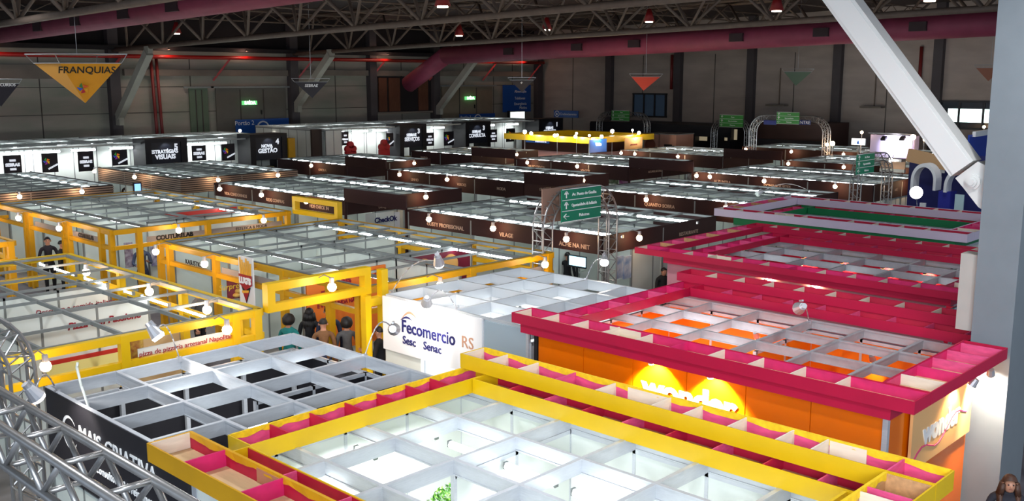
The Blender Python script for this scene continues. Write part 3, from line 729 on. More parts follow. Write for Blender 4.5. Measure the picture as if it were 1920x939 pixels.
# yellow headers spanning aisles
def yellow_header(label, axis, c, a, b, z0, z1):
    t = thing('aisle_header', label, 'header', ((a + b) / 2, c, z0) if axis == 'Y' else (c, (a + b) / 2, z0))
    def bx(nm, p0, p1, q0, q1, e=.09):
        if axis == 'Y': part(nm, t, yellow, p0, p1, c - e, c + e, q0, q1)
        else: part(nm, t, yellow, c - e, c + e, p0, p1, q0, q1)
    bx('top_bar', a, b, z1 - .15, z1); bx('bottom_bar', a, b, z0, z0 + .15)
    bx('side_bar', a, a + .16, z0 + .15, z1 - .15); bx('side_bar', b - .16, b, z0 + .15, z1 - .15)
    return t
yellow_header('open yellow frame bridging the aisle above the group of visitors', 'Y', 15.45, 9.62, 12.0, 2.42, 2.96)
yellow_header('open yellow frame bridging the far aisle before the left maroon block', 'X', 17.85, 24.3, 26.7, 2.42, 2.98)
pg = thing('portal_frame', 'tall yellow frame leg under the aisle frame beside the white stand', 'frame', (12.0, 15.3, 0))
part('frame_post', pg, yellow, 11.72, 11.86, 15.2, 15.36, 0, 2.42); part('frame_post', pg, yellow, 12.14, 12.3, 15.2, 15.36, 0, 2.9)
part('cross_bar', pg, yellow, 11.86, 12.14, 15.2, 15.36, .5, .66); part('cross_bar', pg, yellow, 11.86, 12.14, 15.2, 15.36, 2.2, 2.36)
bulb_lamp(10.75, 15.37, 2.92, '-Y', 'warm lamp on the open yellow frame above the visitors', 'aisle frame lamps')

# ------------------------------------------------------------------ foreground box tray canopies
def tray_run(t, axis, a, b, c0, c1, z0, z1, face_m, inner, parts, far_low=False, drape=None, ends=True):
    """a shallow open box: outer boards, coloured lining, cross partitions, base boards.
    axis 'Y': runs along y from a to b, between x=c0 and x=c1; parts: list of (position, material)"""
    def bx(nm, m, p0, p1, q0, q1, za, zb):
        if axis == 'Y': return part(nm, t, m, q0, q1, p0, p1, za, zb)
        return part(nm, t, m, p0, p1, q0, q1, za, zb)
    bx('side_board', face_m, a, b, c0, c0 + .018, z0, z1)
    bx('side_board', face_m, a, b, c1 - .018, c1, z0, z1)
    bx('board_lining', inner, a + .02, b - .02, c0 + .019, c0 + .026, z0 + .02, z1 - .012)
    bx('board_lining', inner, a + .02, b - .02, c1 - .026, c1 - .019, z0 + .02, z1 - .012)
    if ends:
        bx('end_board', face_m, a, a + .018, c0 + .019, c1 - .019, z0, z1); bx('end_board', face_m, b - .018, b, c0 + .019, c1 - .019, z0, z1)
    bx('base_board', ply, a + .02, b - .02, c0 + .027, c1 - .027, z0 + .005, z0 + .02)
    for (q, m) in parts: bx('partition', m, q - .009, q + .009, c0 + .027, c1 - .027, z0 + .021, z1 - .005)
    if drape:
        c = c1 - .03 if drape[0] == 'far' else c0 + .03
        mb = MB(); n_ = 60; rr = random.Random(drape[1]); pts = []
        for i in range(n_ + 1):
            u = a + .03 + (b - a - .06) * i / n_
            dpt = .035 + .03 * abs(math.sin(i * .55 + drape[1])) + .012 * rr.random()
            off = .006 * math.sin(i * 1.9)
            pts.append((u, c + off - (.006 if drape[0] == 'far' else -.006), dpt))
        for (u0, o0, d0), (u1, o1, d1) in zip(pts, pts[1:]):
            if axis == 'Y':
                mb.quad((o0, u0, z1 - d0), (o1, u1, z1 - d1), (c, u1, z1 + .004), (c, u0, z1 + .004))
                mb.quad((c, u0, z1 + .004), (c, u1, z1 + .004), (c + .034, u1, z1 + .003), (c + .034, u0, z1 + .003))
            else:
                mb.quad((u0, o0, z1 - d0), (u1, o1, z1 - d1), (u1, c, z1 + .004), (u0, c, z1 + .004))
                mb.quad((u0, c, z1 + .004), (u1, c, z1 + .004), (u1, c + .034, z1 + .003), (u0, c + .034, z1 + .003))
        mb.build('folded_fabric_edge', yfab if face_m in (yellow,) else face_m, t)

# ---- the yellow canopy stand in the foreground
fs = thing('exhibition_stand', 'nearest white stand under a yellow box canopy, a potted tree inside', 'stand', (7.0, 6.6, 0))
xs = [5.02, 6.02, 7.02, 8.02, 9.02]; ys_ = [3.6, 4.6, 5.6, 6.6, 7.6, 8.6, 9.6]
lattice(fs, xs, ys_, 2.5, .028, .17, alu, separate=True)
for (ax, c, a, b) in (('Y', 9.6, 5.02, 9.02), ('X', 9.02, 3.6, 9.6), ('Y', 3.6, 5.02, 9.02), ('X', 5.02, 3.6, 9.6)):
    wall(fs, ax, c, a, b, 0, 2.33, panelw, post=alu)
wall(fs, 'Y', 7.6, 7.02, 9.0, 0, 2.33, panelw, post=alu); wall(fs, 'X', 7.02, 3.7, 5.6, 0, 2.33, panelw, post=alu)
part('stand_floor', fs, white_f, 5.02, 9.02, 3.6, 9.6, 0, .05)
lo = thing('box_canopy', 'lower yellow box canopy ring lying on the nearest stand, pink inside', 'canopy', (7.0, 6.6, 2.5))
P_ = lambda a, b, n, ms: [(a + (b - a) * (i + 1) / (n + 1), ms[i % len(ms)]) for i in range(n)]
tray_run(lo, 'X', 5.42, 9.3, 9.14, 9.6, 2.5, 2.7, yellow, pink, [(5.95, crimson), (6.5, crimson), (7.02, crimson), (7.52, crimson), (8.0, crimson), (8.42, crimson)], drape=('far', 3))
tray_run(lo, 'Y', 3.45, 9.13, 8.79, 9.28, 2.5, 2.7, yellow, crimson, P_(3.6, 9.1, 8, [pink, crimson]))
tray_run(lo, 'Y', 3.2, 9.13, 4.95, 5.40, 2.5, 2.7, yellow, crimson, P_(3.6, 9.1, 5, [pink]), drape=('near', 5))
tray_run(lo, 'X', 5.42, 8.77, 3.45, 3.9, 2.5, 2.7, yellow, crimson, P_(5.5, 8.7, 4, [pink, crimson]), drape=('far', 8))
hi = thing('box_canopy', 'upper yellow box canopy stacked on the lower ring, compartments pink and cream', 'canopy', (7.0, 6.4, 2.7))
tray_run(hi, 'Y', 3.14, 9.62, 9.03, 9.49, 2.705, 2.905, yellow, pink, [(9.12, cream), (8.55, cream), (7.9, pink), (7.25, cream), (6.42, cream), (5.98, cream), (5.4, cream), (4.82, cream), (4.42, cream), (3.62, pink)], drape=('far', 1))
part('cream_lining', hi, cream, 9.45, 9.462, 6.44, 7.05, 2.73, 2.89); part('cream_lining', hi, cream, 9.45, 9.462, 4.0, 4.4, 2.73, 2.89); part('cream_lining', hi, cream, 9.05, 9.46, 9.585, 9.6, 2.72, 2.9)
tray_run(hi, 'Y', 3.14, 9.5, 4.43, 4.93, 2.705, 2.905, yellow2, crimson, [(8.75, magenta_in), (7.7, magenta_in), (6.9, magenta_in), (5.6, pink), (4.3, pink)], drape=('far', 2))
part('cream_lining', hi, cream, 4.46, 4.9, 9.47, 9.48, 2.73, 2.9); part('fibre_lining', hi, mat('brown_fibreboard', (190, 130, 100), .7), 4.893, 4.9, 7.7, 8.15, 2.73, 2.88)
tray_run(hi, 'X', 4.95, 9.02, 3.14, 3.62, 2.705, 2.905, yellow, pine, [(8.55, pink), (8.4, cream), (7.6, pink), (6.4, cream)], drape=('far', 6))
part('pine_board', hi, pine, 8.97, 8.984, 3.165, 3.6, 2.715, 2.9)
for k, (x, y, L) in enumerate(((7.8, 8.15, .75), (7.78, 7.15, .8), (7.75, 6.1, .8), (6.9, 9.02, .4), (7.85, 8.95, .3), (5.85, 8.6, .5), (5.85, 6.5, .9), (7.75, 4.6, .9), (6.6, 4.6, .9))):
    fluor(x, y, 2.22, L, 'fluorescent lamp under the grid of the nearest stand, %s counted from the picture centre' % ORD[k], 'fluorescent lamps of the nearest stand', fat=.045, down=15)
# potted tree inside
tr = thing('potted_tree', 'small potted tree with bright green leaves inside the nearest stand', 'plant', on_z(862, 952, 1.5).xy.to_3d() + Vector((0, 0, .05)))
tx, ty = tr.location.x, tr.location.y
MB().tube((tx, ty, .05), (tx, ty, .42), .16, 16, .22).build('pot', mat('dark_planter', (60, 56, 54), .5), tr)
MB().tube((tx, ty, .4), (tx + .02, ty, 1.35), .022, 6).tube((tx, ty, 1.0), (tx + .14, ty + .1, 1.4), .012, 5).tube((tx, ty, 1.05), (tx - .12, ty - .08, 1.42), .012, 5).build('trunk', mat('brown_bark', (100, 70, 46), .8, 0, .2, 20), tr)
lf = MB(); rr = random.Random(4)
for i in range(1500):
    v = Vector((rr.gauss(0, 1), rr.gauss(0, 1), rr.gauss(0, 1))).normalized() * (.42 * rr.random() ** .4); v.z *= .75
    c_ = Vector((tx, ty, 1.48)) + v; a_ = Vector((rr.gauss(0, 1), rr.gauss(0, 1), rr.gauss(0, .6))).normalized() * .035
    b_ = a_.cross(Vector((rr.gauss(0, 1), rr.gauss(0, 1), rr.gauss(0, 1)))).normalized() * .013
    lf.m = i % 2
    lf.quad(c_ - a_, c_ - b_, c_ + a_, c_ + b_)
lf.build('foliage', [mat('leaf_green', (92, 150, 30), .5), mat('leaf_dark_green', (48, 104, 22), .5)], tr, fixn=False)
q = on_z(1075, 925, 1.05)
ct = thing('counter', 'orange topped white counter inside the nearest stand, right of the tree', 'counter', (q.x, q.y, .05))
part('counter_top', ct, mat('orange_counter_top', (214, 96, 40), .4), q.x - .22, q.x + .25, q.y - .75, q.y + .5, 1.02, 1.06)
part('counter_body', ct, white, q.x - .15, q.x + .18, q.y - .7, q.y + .45, .05, 1.02)

# ---- black panelled stand with silver grid
mc = thing('exhibition_stand', 'black walled stand with a silver roof grid at the lower left, white lettering outside', 'stand', (7.4, 11.6, 0))
mx = [4.97, 5.95, 6.94, 7.92, 8.92]; my = [9.66, 10.57, 11.6, 12.6, 13.55]
lattice(mc, mx, my, 2.5, .03, .175, alu, separate=True)
fasc_ = MB().box(4.93, 4.965, 9.64, 13.52, 1.35, 2.5).build('fascia', panelblk, mc)
fasc_['label'] = 'glossy black fascia with white lettering'
wall(mc, 'X', 4.98, 9.66, 13.5, 0, 1.36, panelg)
for (ax, c, a, b) in (('Y', 13.55, 5.0, 8.92), ('X', 8.92, 9.66, 13.5), ('Y', 9.68, 5.0, 8.92)):
    wall(mc, ax, c, a, b, 0, 2.25, panelblk, post=alu)
wall(mc, 'Y', 11.6, 7.0, 8.9, 0, 2.25, panelblk, post=alu)
part('stand_floor', mc, mat('black_carpet', (30, 30, 34), .9), 5.0, 8.92, 9.7, 13.5, 0, .05)
part('white_cupboard', mc, panelw, 7.0, 7.35, 10.2, 10.5, .05, 1.9)
for x in (5.95, 6.94, 7.92, 8.85):
    part('grid_post', mc, alu, x - .03, x + .03, 13.42, 13.48, 0, 2.25)
text('MAIS CRIATIVA', fasc_, lettw, (4.93, 11.42, 2.0), .34, '-X', squeeze=.92)
text('Consultoria & Treinamento', fasc_, lettw, (4.93, 11.2, 1.72), .15, '-X'); text('em Marketing e Foto', fasc_, lettw, (4.93, 10.9, 1.45), .15, '-X')
em = MB(); 
for i in range(26):
    a_ = math.radians(40 + i * 11); b_ = math.radians(40 + (i + 1) * 11); w0 = .05 * math.sin(math.pi * i / 26) + .006; w1 = .05 * math.sin(math.pi * (i + 1) / 26) + .006
    c_ = Vector((4.925, 12.75, 2.05)); f_ = lambda a, r: c_ + Vector((0, -math.cos(a) * r, math.sin(a) * r))
    em.quad(f_(a_, .2), f_(b_, .2), f_(b_, .2 + w1), f_(a_, .2 + w0))
em.build('swirl_emblem', lettw, fasc_, fixn=False)
for k, (x, y, L) in enumerate(((6.45, 12.36, .8), (7.4, 12.36, .8), (8.35, 12.36, .8), (6.5, 10.9, .5))):
    fluor(x, y, 2.17, L, 'fluorescent lamp along the grid of the black walled stand, %s from the left' % ORD[k], 'fluorescent lamps of the black walled stand', 'X', .045, down=9)
cb = tag(MB().path([(5.0, 12.3, 2.5), (4.98, 12.42, 2.75), (5.02, 12.62, 2.95), (5.05, 12.66, 3.0)], .018, 6).build('cable_stub', panelw, None, True), 'white cable stub sticking up from the black fascia', 'cable')
# grey panel wall right of the fascia is part of the nearest stand

# ---- white stand with the blue lettering
fe = thing('exhibition_stand', 'white stand with a white roof grid and blue lettered sign wall', 'stand', (13.9, 13.0, 0))
fx = [11.92, 12.86, 13.85, 14.8, 15.75]; fy = [10.95, 11.85, 12.85, 13.8, 14.78]
walu = mat('white_coated_beam', (196, 199, 202), .4, .15)
lattice(fe, fx, fy, 2.5, .03, .2, walu, separate=True)
sg = MB().box(11.84, 11.885, 12.05, 14.82, 1.42, 2.48).build('sign_wall', white, fe)
part('side_panel', fe, mat('pale_blue_grey_panel', (168, 184, 192), .5), 11.87, 11.9, 10.96, 12.05, 0, 2.46)
for y in (10.98, 12.05): part('frame_post', fe, alu, 11.86, 11.92, y - .03, y + .03, 0, 2.46)
part('lower_panel', fe, panelw, 11.88, 11.9, 13.75, 14.8, 0, 1.42)
for (ax, c, a, b) in (('Y', 14.8, 11.92, 15.75), ('X', 15.75, 10.95, 14.8), ('Y', 10.95, 11.92, 15.75)):
    wall(fe, ax, c, a, b, 0, 2.24, white, post=walu)
part('stand_floor', fe, white_f, 11.92, 15.75, 10.95, 14.8, 0, .05)
text('Fecomercio', sg, navy, (11.84, 14.25, 1.87), .34, '-X', align='LEFT', squeeze=.93, bold=.006); text('RS', sg, copper, (11.84, 12.58, 1.88), .31, '-X', align='LEFT')
text('Sesc', sg, navy, (11.84, 14.22, 1.64), .22, '-X', align='LEFT', bold=.003); text('Senac', sg, navy, (11.84, 13.62, 1.64), .22, '-X', align='LEFT', bold=.003)
def swoosh(m, y0, z0, L, h, w, nm):
    mb = MB(); n_ = 16
    for i in range(n_):
        def pt(k, s):
            u = k / n_; return (11.835, y0 - L * u, z0 + h * math.sin(u * 2.6) + s * w * math.sin(math.pi * min(1, u * .95 + .02)))
        mb.quad(pt(i, 0), pt(i + 1, 0), pt(i + 1, 1), pt(i, 1))
    mb.build(nm, m, sg, fixn=False)
swoosh(copper, 14.28, 2.08, .5, .17, .05, 'copper_swoosh'); swoosh(navy, 14.28, 2.08, .36, .07, .04, 'blue_swoosh')
for k, (x, y, L) in enumerate(((12.45, 13.15, .8), (12.5, 12.3, .8), (14.4, 12.35, .8), (14.0, 13.5, .7), (14.8, 13.6, .6))):
    fluor(x, y, 2.12, L, 'fluorescent lamp under the white roof grid beside the lettered sign wall, %s from the left' % ORD[k], 'fluorescent lamps of the white stand', fat=.045, down=17)

# ---- magenta and orange stand
mg = thing('exhibition_stand', 'orange walled stand under the magenta box canopy, lit white letters outside', 'stand', (14, 7.7, 0))
gx = [11.95, 12.85, 13.8, 14.76, 15.7]; gy = [4.85, 5.85, 6.83, 7.77, 8.8, 9.8, 10.75]
alu_mid = mat('mid_grey_aluminium', (176, 176, 180), 0.5, 0.2, 0.06, 8)  # greyer aluminium tone for the beams of the magenta stands
lattice(mg, gx, gy, 2.5, .03, .135, alu_mid, separate=True)
fw_ = MB()
for i in range(6):
    a_ = 4.85 + i * .985; fw_.box(11.9, 11.93, a_ + .006, a_ + .979, 0, 2.46)
fw_ = fw_.build('orange_front_wall', orange, mg)
sw_ = MB().box(11.93, 14.85, 4.80, 4.83, 0, 2.46).build('orange_side_wall', orange, mg)
part('corner_post', mg, alu, 11.86, 11.93, 4.77, 4.84, 0, 2.46)
part('corner_post', mg, panelblk, 11.88, 11.94, 10.77, 10.84, 0, 2.46)
for (ax, c, a, b) in (('X', 15.7, 4.9, 10.75), ('Y', 10.75, 11.95, 15.7), ('Y', 7.77, 13.8, 15.7)): wall(mg, ax, c, a, b, 0, 2.33, orange_in, post=alu)
part('orange_lining', mg, orange_in, 11.94, 11.95, 4.9, 10.7, 0, 2.33); part('orange_lining', mg, orange_in, 11.95, 14.9, 4.84, 4.86, 0, 2.33)
part('stand_floor', mg, orange_in, 11.95, 15.7, 4.85, 10.75, 0, .05)
q0 = on_x(1205, 742, 11.9); q1 = on_x(1375, 785, 11.9)
text('wonder', fw_, lettw, (11.9, q0.y, 1.86), .46, '-X', align='LEFT', squeeze=(q0.y - q1.y) / 1.42, bold=.02)
sp_ = part('side_sign_board', mg, mat('pale_orange_print', (252, 196, 130), .35), 12.55, 14.75, 4.72, 4.76, 1.5, 2.35)
text('wonder', sp_, lettw, (13.6, 4.72, 1.8), .42, '-Y', bold=.02)
MB().path([(12.6 + i * .15, 4.715, 1.62 + .1 * math.sin(i * .8) + i * .025) for i in range(14)], .012, 5).build('pink_line_print', pink, sp_)
def canopy_rings(nm_lo, nm_hi, X0, X1, Y0, Y1, col, inn, seedv, lowcol=None, left_hi=False, right_hi=True, zl=2.5, hh=.2, ins=(.09, .45, .32, .3)):
    lowcol = lowcol or col
    a = thing('box_canopy', nm_lo, 'canopy', ((X0 + X1) / 2, (Y0 + Y1) / 2, zl)); o_ = .32
    ix0, ix1, iy0, iy1 = X0 + ins[0], X1 - ins[1], Y0 + ins[2], Y1 - ins[3]
    ny = round((iy1 - iy0) / .75); nx = round((ix1 - ix0) / .75)
    tray_run(a, 'X', ix0 + .5, ix1 - .0, iy1 - .47, iy1, zl, zl + hh, lowcol, inn, P_(ix0 + .5, ix1, nx, [pink, magenta_in]))
    tray_run(a, 'Y', iy0, iy1 - .48, ix1 - .47, ix1, zl, zl + hh, lowcol, crimson, P_(iy0, iy1 - .5, ny, [pink]))
    tray_run(a, 'Y', iy0, iy1, ix0, ix0 + .47, zl, zl + hh, lowcol, crimson, P_(iy0, iy1 - .5, ny, [pink]))
    tray_run(a, 'X', ix0 + .48, ix1 - .48, iy0, iy0 + .47, zl, zl + hh, lowcol, inn, P_(ix0, ix1, nx, [pink, cream]))
    b = thing('box_canopy', nm_hi, 'canopy', ((X0 + X1) / 2, (Y0 + Y1) / 2, zl + hh)); z0, z1 = zl + hh + .005, zl + hh * 2 + .005
    fr = P_(Y0 + .4, Y1, ny + 1, [cream, cream, cream, cream, magenta_in])
    tray_run(b, 'Y', Y0, Y1, X0, X0 + .5, z0, z1, col, inn, fr)
    part('cream_lining', b, cream, X0 + .46, X0 + .47, Y1 - 2.3, Y1 - 1.7, z0 + .02, z1 - .02)
    part('cream_lining', b, cream, X0 + .03, X0 + .46, Y1 - .03, Y1 - .02, z0 + .02, z1 - .01)
    tray_run(b, 'Y', Y0, Y1, X1 - .5, X1, z0, z1, col, crimson, P_(Y0 + .4, Y1, ny + 1, [cream]))
    if right_hi: tray_run(b, 'X', X0 + .51, min(X1 - .51, 14.85) if X0 < 12 else X1 - .51, Y0, Y0 + .62, z0, z1, col, magenta_in, P_(X0 + .5, X1 - .5, nx + 1, [cream, magenta_in, pink, pink, pink]))
    if left_hi: tray_run(b, 'X', X0 + .51, X1 - .51, Y1 - .5, Y1, z0, z1, col, pink, P_(X0 + .5, X1 - .5, nx + 1, [pine, pink]))
    return a, b
canopy_rings('lower magenta box canopy ring on the orange walled stand', 'upper magenta box canopy over the orange walled stand', 11.5, 16.8, 4.32, 11.0, magenta, magenta_in, 1, hh=.165, ins=(.09, .45, .32, .12))
tb = [(13.45, 10.1, .6), (13.45, 9.25, .8), (13.4, 8.3, .8), (14.4, 10.2, .5), (14.4, 9.45, .9), (14.35, 8.5, .8), (12.9, 7.2, .7)]
for k, (x, y, L) in enumerate(tb): fluor(x, y, 2.28, L, 'fluorescent lamp under the magenta canopy of the orange walled stand, %s counted from the left' % ORD[k], 'fluorescent lamps of the orange walled stand', fat=.05, down=7)
def wall_washer(label, loc, aim, p, color=(1, .72, .4), ang=110, lit=bulb_m):
    loc = Vector(loc); t = thing('wall_washer', label, 'lamp', loc)
    d = (Vector(aim) - loc).normalized()
    MB().tube(loc - d * .12, loc, .04, 10, .06).build('housing', lampbody, t); MB().tube(loc, loc + d * .02, .055, 10).build('lens', lit, t)
    MB().tube(loc - d * .1, (loc.x, loc.y, loc.z + .15), .01, 5).build('hanger', alu_dull, t)
    light('washer_beam', t, loc + d * .04, p, color, 'SPOT', .04, aim, ang)
dimlens = mat('orange_lamp_lens', (255, 170, 90), .4, emit=((255, 170, 90), 3))
qa = on_x(1235, 690, 11.9); qb = on_x(1345, 715, 11.9)
wall_washer('hidden lamp under the magenta canopy lighting the first letters', (11.72, qa.y, 2.48), (11.9, qa.y, 2.1), 900)
wall_washer('hidden lamp under the magenta canopy lighting the last letters', (11.72, qb.y, 2.48), (11.9, qb.y, 2.1), 900)
wall_washer('lamp under the canopy lighting the side lettering board', (14.0, 4.5, 2.42), (13.9, 4.74, 1.95), 60)
wall_washer('lamp under the canopy lighting the foot of the right column', (14.45, 4.4, 2.5), (14.95, 4.55, 1.7), 160, (1, .88, .74))
for k, (px, py) in enumerate(((1445, 595), (1655, 637))):
    q_ = on_z(px, py, 2.2); wall_washer('orange glowing lamp inside the orange walled stand, %s' % ('left one' if k == 0 else 'right one'), (15.55, q_.y * .97, 2.05), (15.7, q_.y * .97, 1.85), 26, (1, .72, .4), 75, dimlens)

# ---- second magenta stand
m2 = thing('exhibition_stand', 'second magenta stand behind the orange walled one, red lamps inside', 'stand', (20.6, 9.8, 0))
hx = [19.1, 20.1, 21.1, 22.1, 23.1]; hy = frange(6.6, 12.8, 6)
lattice(m2, hx, hy, 2.5, .03, .135, alu_mid, separate=True)
pwm = mat('dusty_pink_wall', (206, 140, 150), .5, 0, .04, 2); redin = mat('red_interior_wall', (226, 30, 66), .5)
part('dusty_front_wall', m2, pwm, 18.72, 18.76, 6.6, 12.9, 0, 2.49)
for (ax, c, a, b) in (('X', 23.1, 6.6, 12.8), ('Y', 12.8, 19.1, 23.1), ('Y', 6.6, 19.1, 23.1)): wall(m2, ax, c, a, b, 0, 2.33, redin, post=alu)
part('stand_floor', m2, mat('dark_red_carpet', (96, 26, 40), .9), 18.8, 23.1, 6.6, 12.8, 0, .05)
canopy_rings('lower magenta box canopy ring on the second magenta stand', 'upper magenta box canopy of the second magenta stand, tan compartments left', 18.38, 23.9, 6.1, 13.6, magenta, magenta_in, 2, left_hi=True, hh=.14, ins=(.09, .45, .32, .75))
for k, (x, y) in enumerate(((20.6, 11.6), (20.6, 9.6), (20.6, 7.6))): fluor(x, y, 2.25, .8, 'added fill tube inside the second magenta stand, %s from the left' % ORD[k], 'added fill tubes of the second magenta stand', fat=.03, down=7)  # tubes added only to brighten the dark interior
for k, px in enumerate((1515, 1587, 1664, 1742)):
    q_ = on_x(px, 478 + k * 8, 23.05); wall_washer('red glowing lamp on the back wall of the second magenta stand, %s from the left' % ORD[k], (22.8, q_.y, 2.24), (23.1, q_.y, 2.02), 55, (1, .55, .25), 80, dimlens)
for k, px in enumerate((1440, 1527)):
    q_ = on_x(px, 535, 18.7); wall_washer('lamp under the second magenta canopy lighting the dusty pink wall, %s' % ('left one' if k == 0 else 'right one'), (18.6, q_.y, 2.4), (18.72, q_.y, 2.44), 40, (1, .72, .4), 150)

# ---- lilac and green stand
lg_ = thing('exhibition_stand', 'stand under the lilac and green box canopy', 'stand', (27.3, 11.9, 0))
lattice(lg_, frange(25.5, 28.7, 3), frange(8.9, 14.8, 6), 2.5, .03, .17, alu, separate=True)
wall(lg_, 'X', 28.7, 8.9, 14.8, 0, 2.33, panelw); wall(lg_, 'Y', 14.8, 25.5, 28.7, 0, 2.33, panelw); wall(lg_, 'X', 25.5, 8.9, 14.8, 0, 2.33, panelw)
part('stand_floor', lg_, white_f, 25.5, 28.7, 8.9, 14.8, 0, .05)
canopy_rings('lower green box canopy ring under the lilac one', 'upper lilac box canopy beside the second magenta stand', 24.8, 29.4, 8.35, 15.5, lilac, crimson, 3, lowcol=green, left_hi=True, hh=.21, ins=(.09, .45, .32, .6))

# ---- floodlights on curved arms
floodlight((12.1, 14.86, 2.5), on_x(822, 490, 11.6), (12.6, 13.6, 1.6), 'floodlight on a curved arm at the left rear corner of the white stand', .25)
floodlight((15.75, 12.9, 2.5), on_y(1133, 488, 13.1), (15.5, 12.2, 1.6), 'floodlight on a curved arm at the rear right edge of the white stand', .2)
floodlight((12.0, 12.85, 2.5), on_x(800, 566, 11.3), (11.84, 13.55, 2.0), 'floodlight bent over the lettered sign wall of the white stand', .28, power=130)
floodlight((8.92, 11.62, 2.5), on_x(738, 617, 9.8), (11.84, 13.9, 1.9), 'floodlight on a tall curved arm left of the blue lettering', .3, power=70)
floodlight((6.9, 13.52, 2.5), on_x(291, 624, 6.4), (6.9, 12.6, 2.0), 'bright floodlight on a curved arm at the left rear of the black walled stand', .3, power=60)
floodlight((4.97, 13.2, 2.5), on_x(64, 738, 4.35), (4.93, 12.3, 2.0), 'floodlight at the left end of the black lettered fascia', .25, power=50)
floodlight((15.6, 7.77, 2.5), on_z(1500, 577, 3.05), (15.2, 8.4, 2.4), 'small dark lamp on a hooked arm above the orange walled stand', .15, lit=False)
floodlight((34.6, 17.5, 2.5), on_x(1423, 362, 31.0), (30, 18, 2.2), 'grey floodlight on a curved arm above the lilac canopy', .3, lit=False)
floodlight((35.4, 13.5, .06), on_x(1718, 361, 35.0), (8, 3.2, 5.5), 'glaring white floodlight beside the white arched letters', .1, power=200, k_=2.2)  # head oversized, its glare is put into the shape
# ------------------------------------------------------------------ truss arches with direction signs
def arch(label, axis, c, a, b, zs, zt, w=.3, wd=.3, r=.022, rungs=True):
    """bent box truss portal; axis 'Y': stands in the plane y=c and spans x from a to b"""
    t = thing('truss_arch', label, 'arch', ((a + b) / 2, c, 0) if axis == 'Y' else (c, (a + b) / 2, 0))
    rad = zt - zs
    def line(off):
        pts = [(a + off, 0)]
        R_ = rad - off
        pts.append((a + off, zs))
        for i in range(1, 9):
            th = math.pi / 2 * i / 8; pts.append((a + rad - R_ * math.cos(th), zs + R_ * math.sin(th)))
        for i in range(8, -1, -1):
            th = math.pi / 2 * i / 8; pts.append((b - rad + R_ * math.cos(th), zs + R_ * math.sin(th)))
        pts.append((b - off, 0)); return pts
    V3 = lambda p_, d: Vector((p_[0], c + d, p_[1])) if axis == 'Y' else Vector((c + d, p_[0], p_[1]))
    def dense(l):
        out = []
        for p_, q_ in zip(l, l[1:]):
            L = math.hypot(q_[0] - p_[0], q_[1] - p_[1]); k = max(1, round(L / .3))
            for i in range(k): out.append((p_[0] + (q_[0] - p_[0]) * i / k, p_[1] + (q_[1] - p_[1]) * i / k))
        out.append(l[-1]); return out
    lo_, li_ = line(0), line(w)
    k_ = 6
    for l in (lo_, li_):
        for d in (-wd / 2, wd / 2): MB().path([V3(p_, d) for p_ in l], r, k_).build('chord', steel, t)
    # lacing between matching stations
    m_ = MB(); 
    st = []
    for i in range(len(lo_) - 1):
        p0, p1, q0_, q1_ = lo_[i], lo_[i + 1], li_[i], li_[i + 1]
        L = math.hypot(p1[0] - p0[0], p1[1] - p0[1]); n_ = max(1, round(L / .28))
        for j in range(n_):
            u = j / n_; st.append(((p0[0] + (p1[0] - p0[0]) * u, p0[1] + (p1[1] - p0[1]) * u), (q0_[0] + (q1_[0] - q0_[0]) * u, q0_[1] + (q1_[1] - q0_[1]) * u)))
    st.append((lo_[-1], li_[-1]))
    for i in range(len(st) - 1):
        (o0, i0), (o1, i1) = st[i], st[i + 1]
        for d in (-wd / 2, wd / 2):
            m_.tube(V3(o0 if i % 2 else i0, d), V3(i1 if i % 2 else o1, d), r * .55, 5)
        m_.tube(V3(o0, -wd / 2), V3(o0, wd / 2), r * .6, 5); m_.tube(V3(i0, -wd / 2), V3(i0, wd / 2), r * .6, 5)
        if i % 2 == 0:
            m_.tube(V3(o0, -wd / 2), V3(o1, wd / 2), r * .5, 5)
    m_.build('lacing', steel, t)
    for q_ in (a + w / 2, b - w / 2):
        x, y = (q_, c) if axis == 'Y' else (c, q_)
        part('base_plate', t, steel, x - .25, x + .25, y - .25, y + .25, 0, .03)
    return t
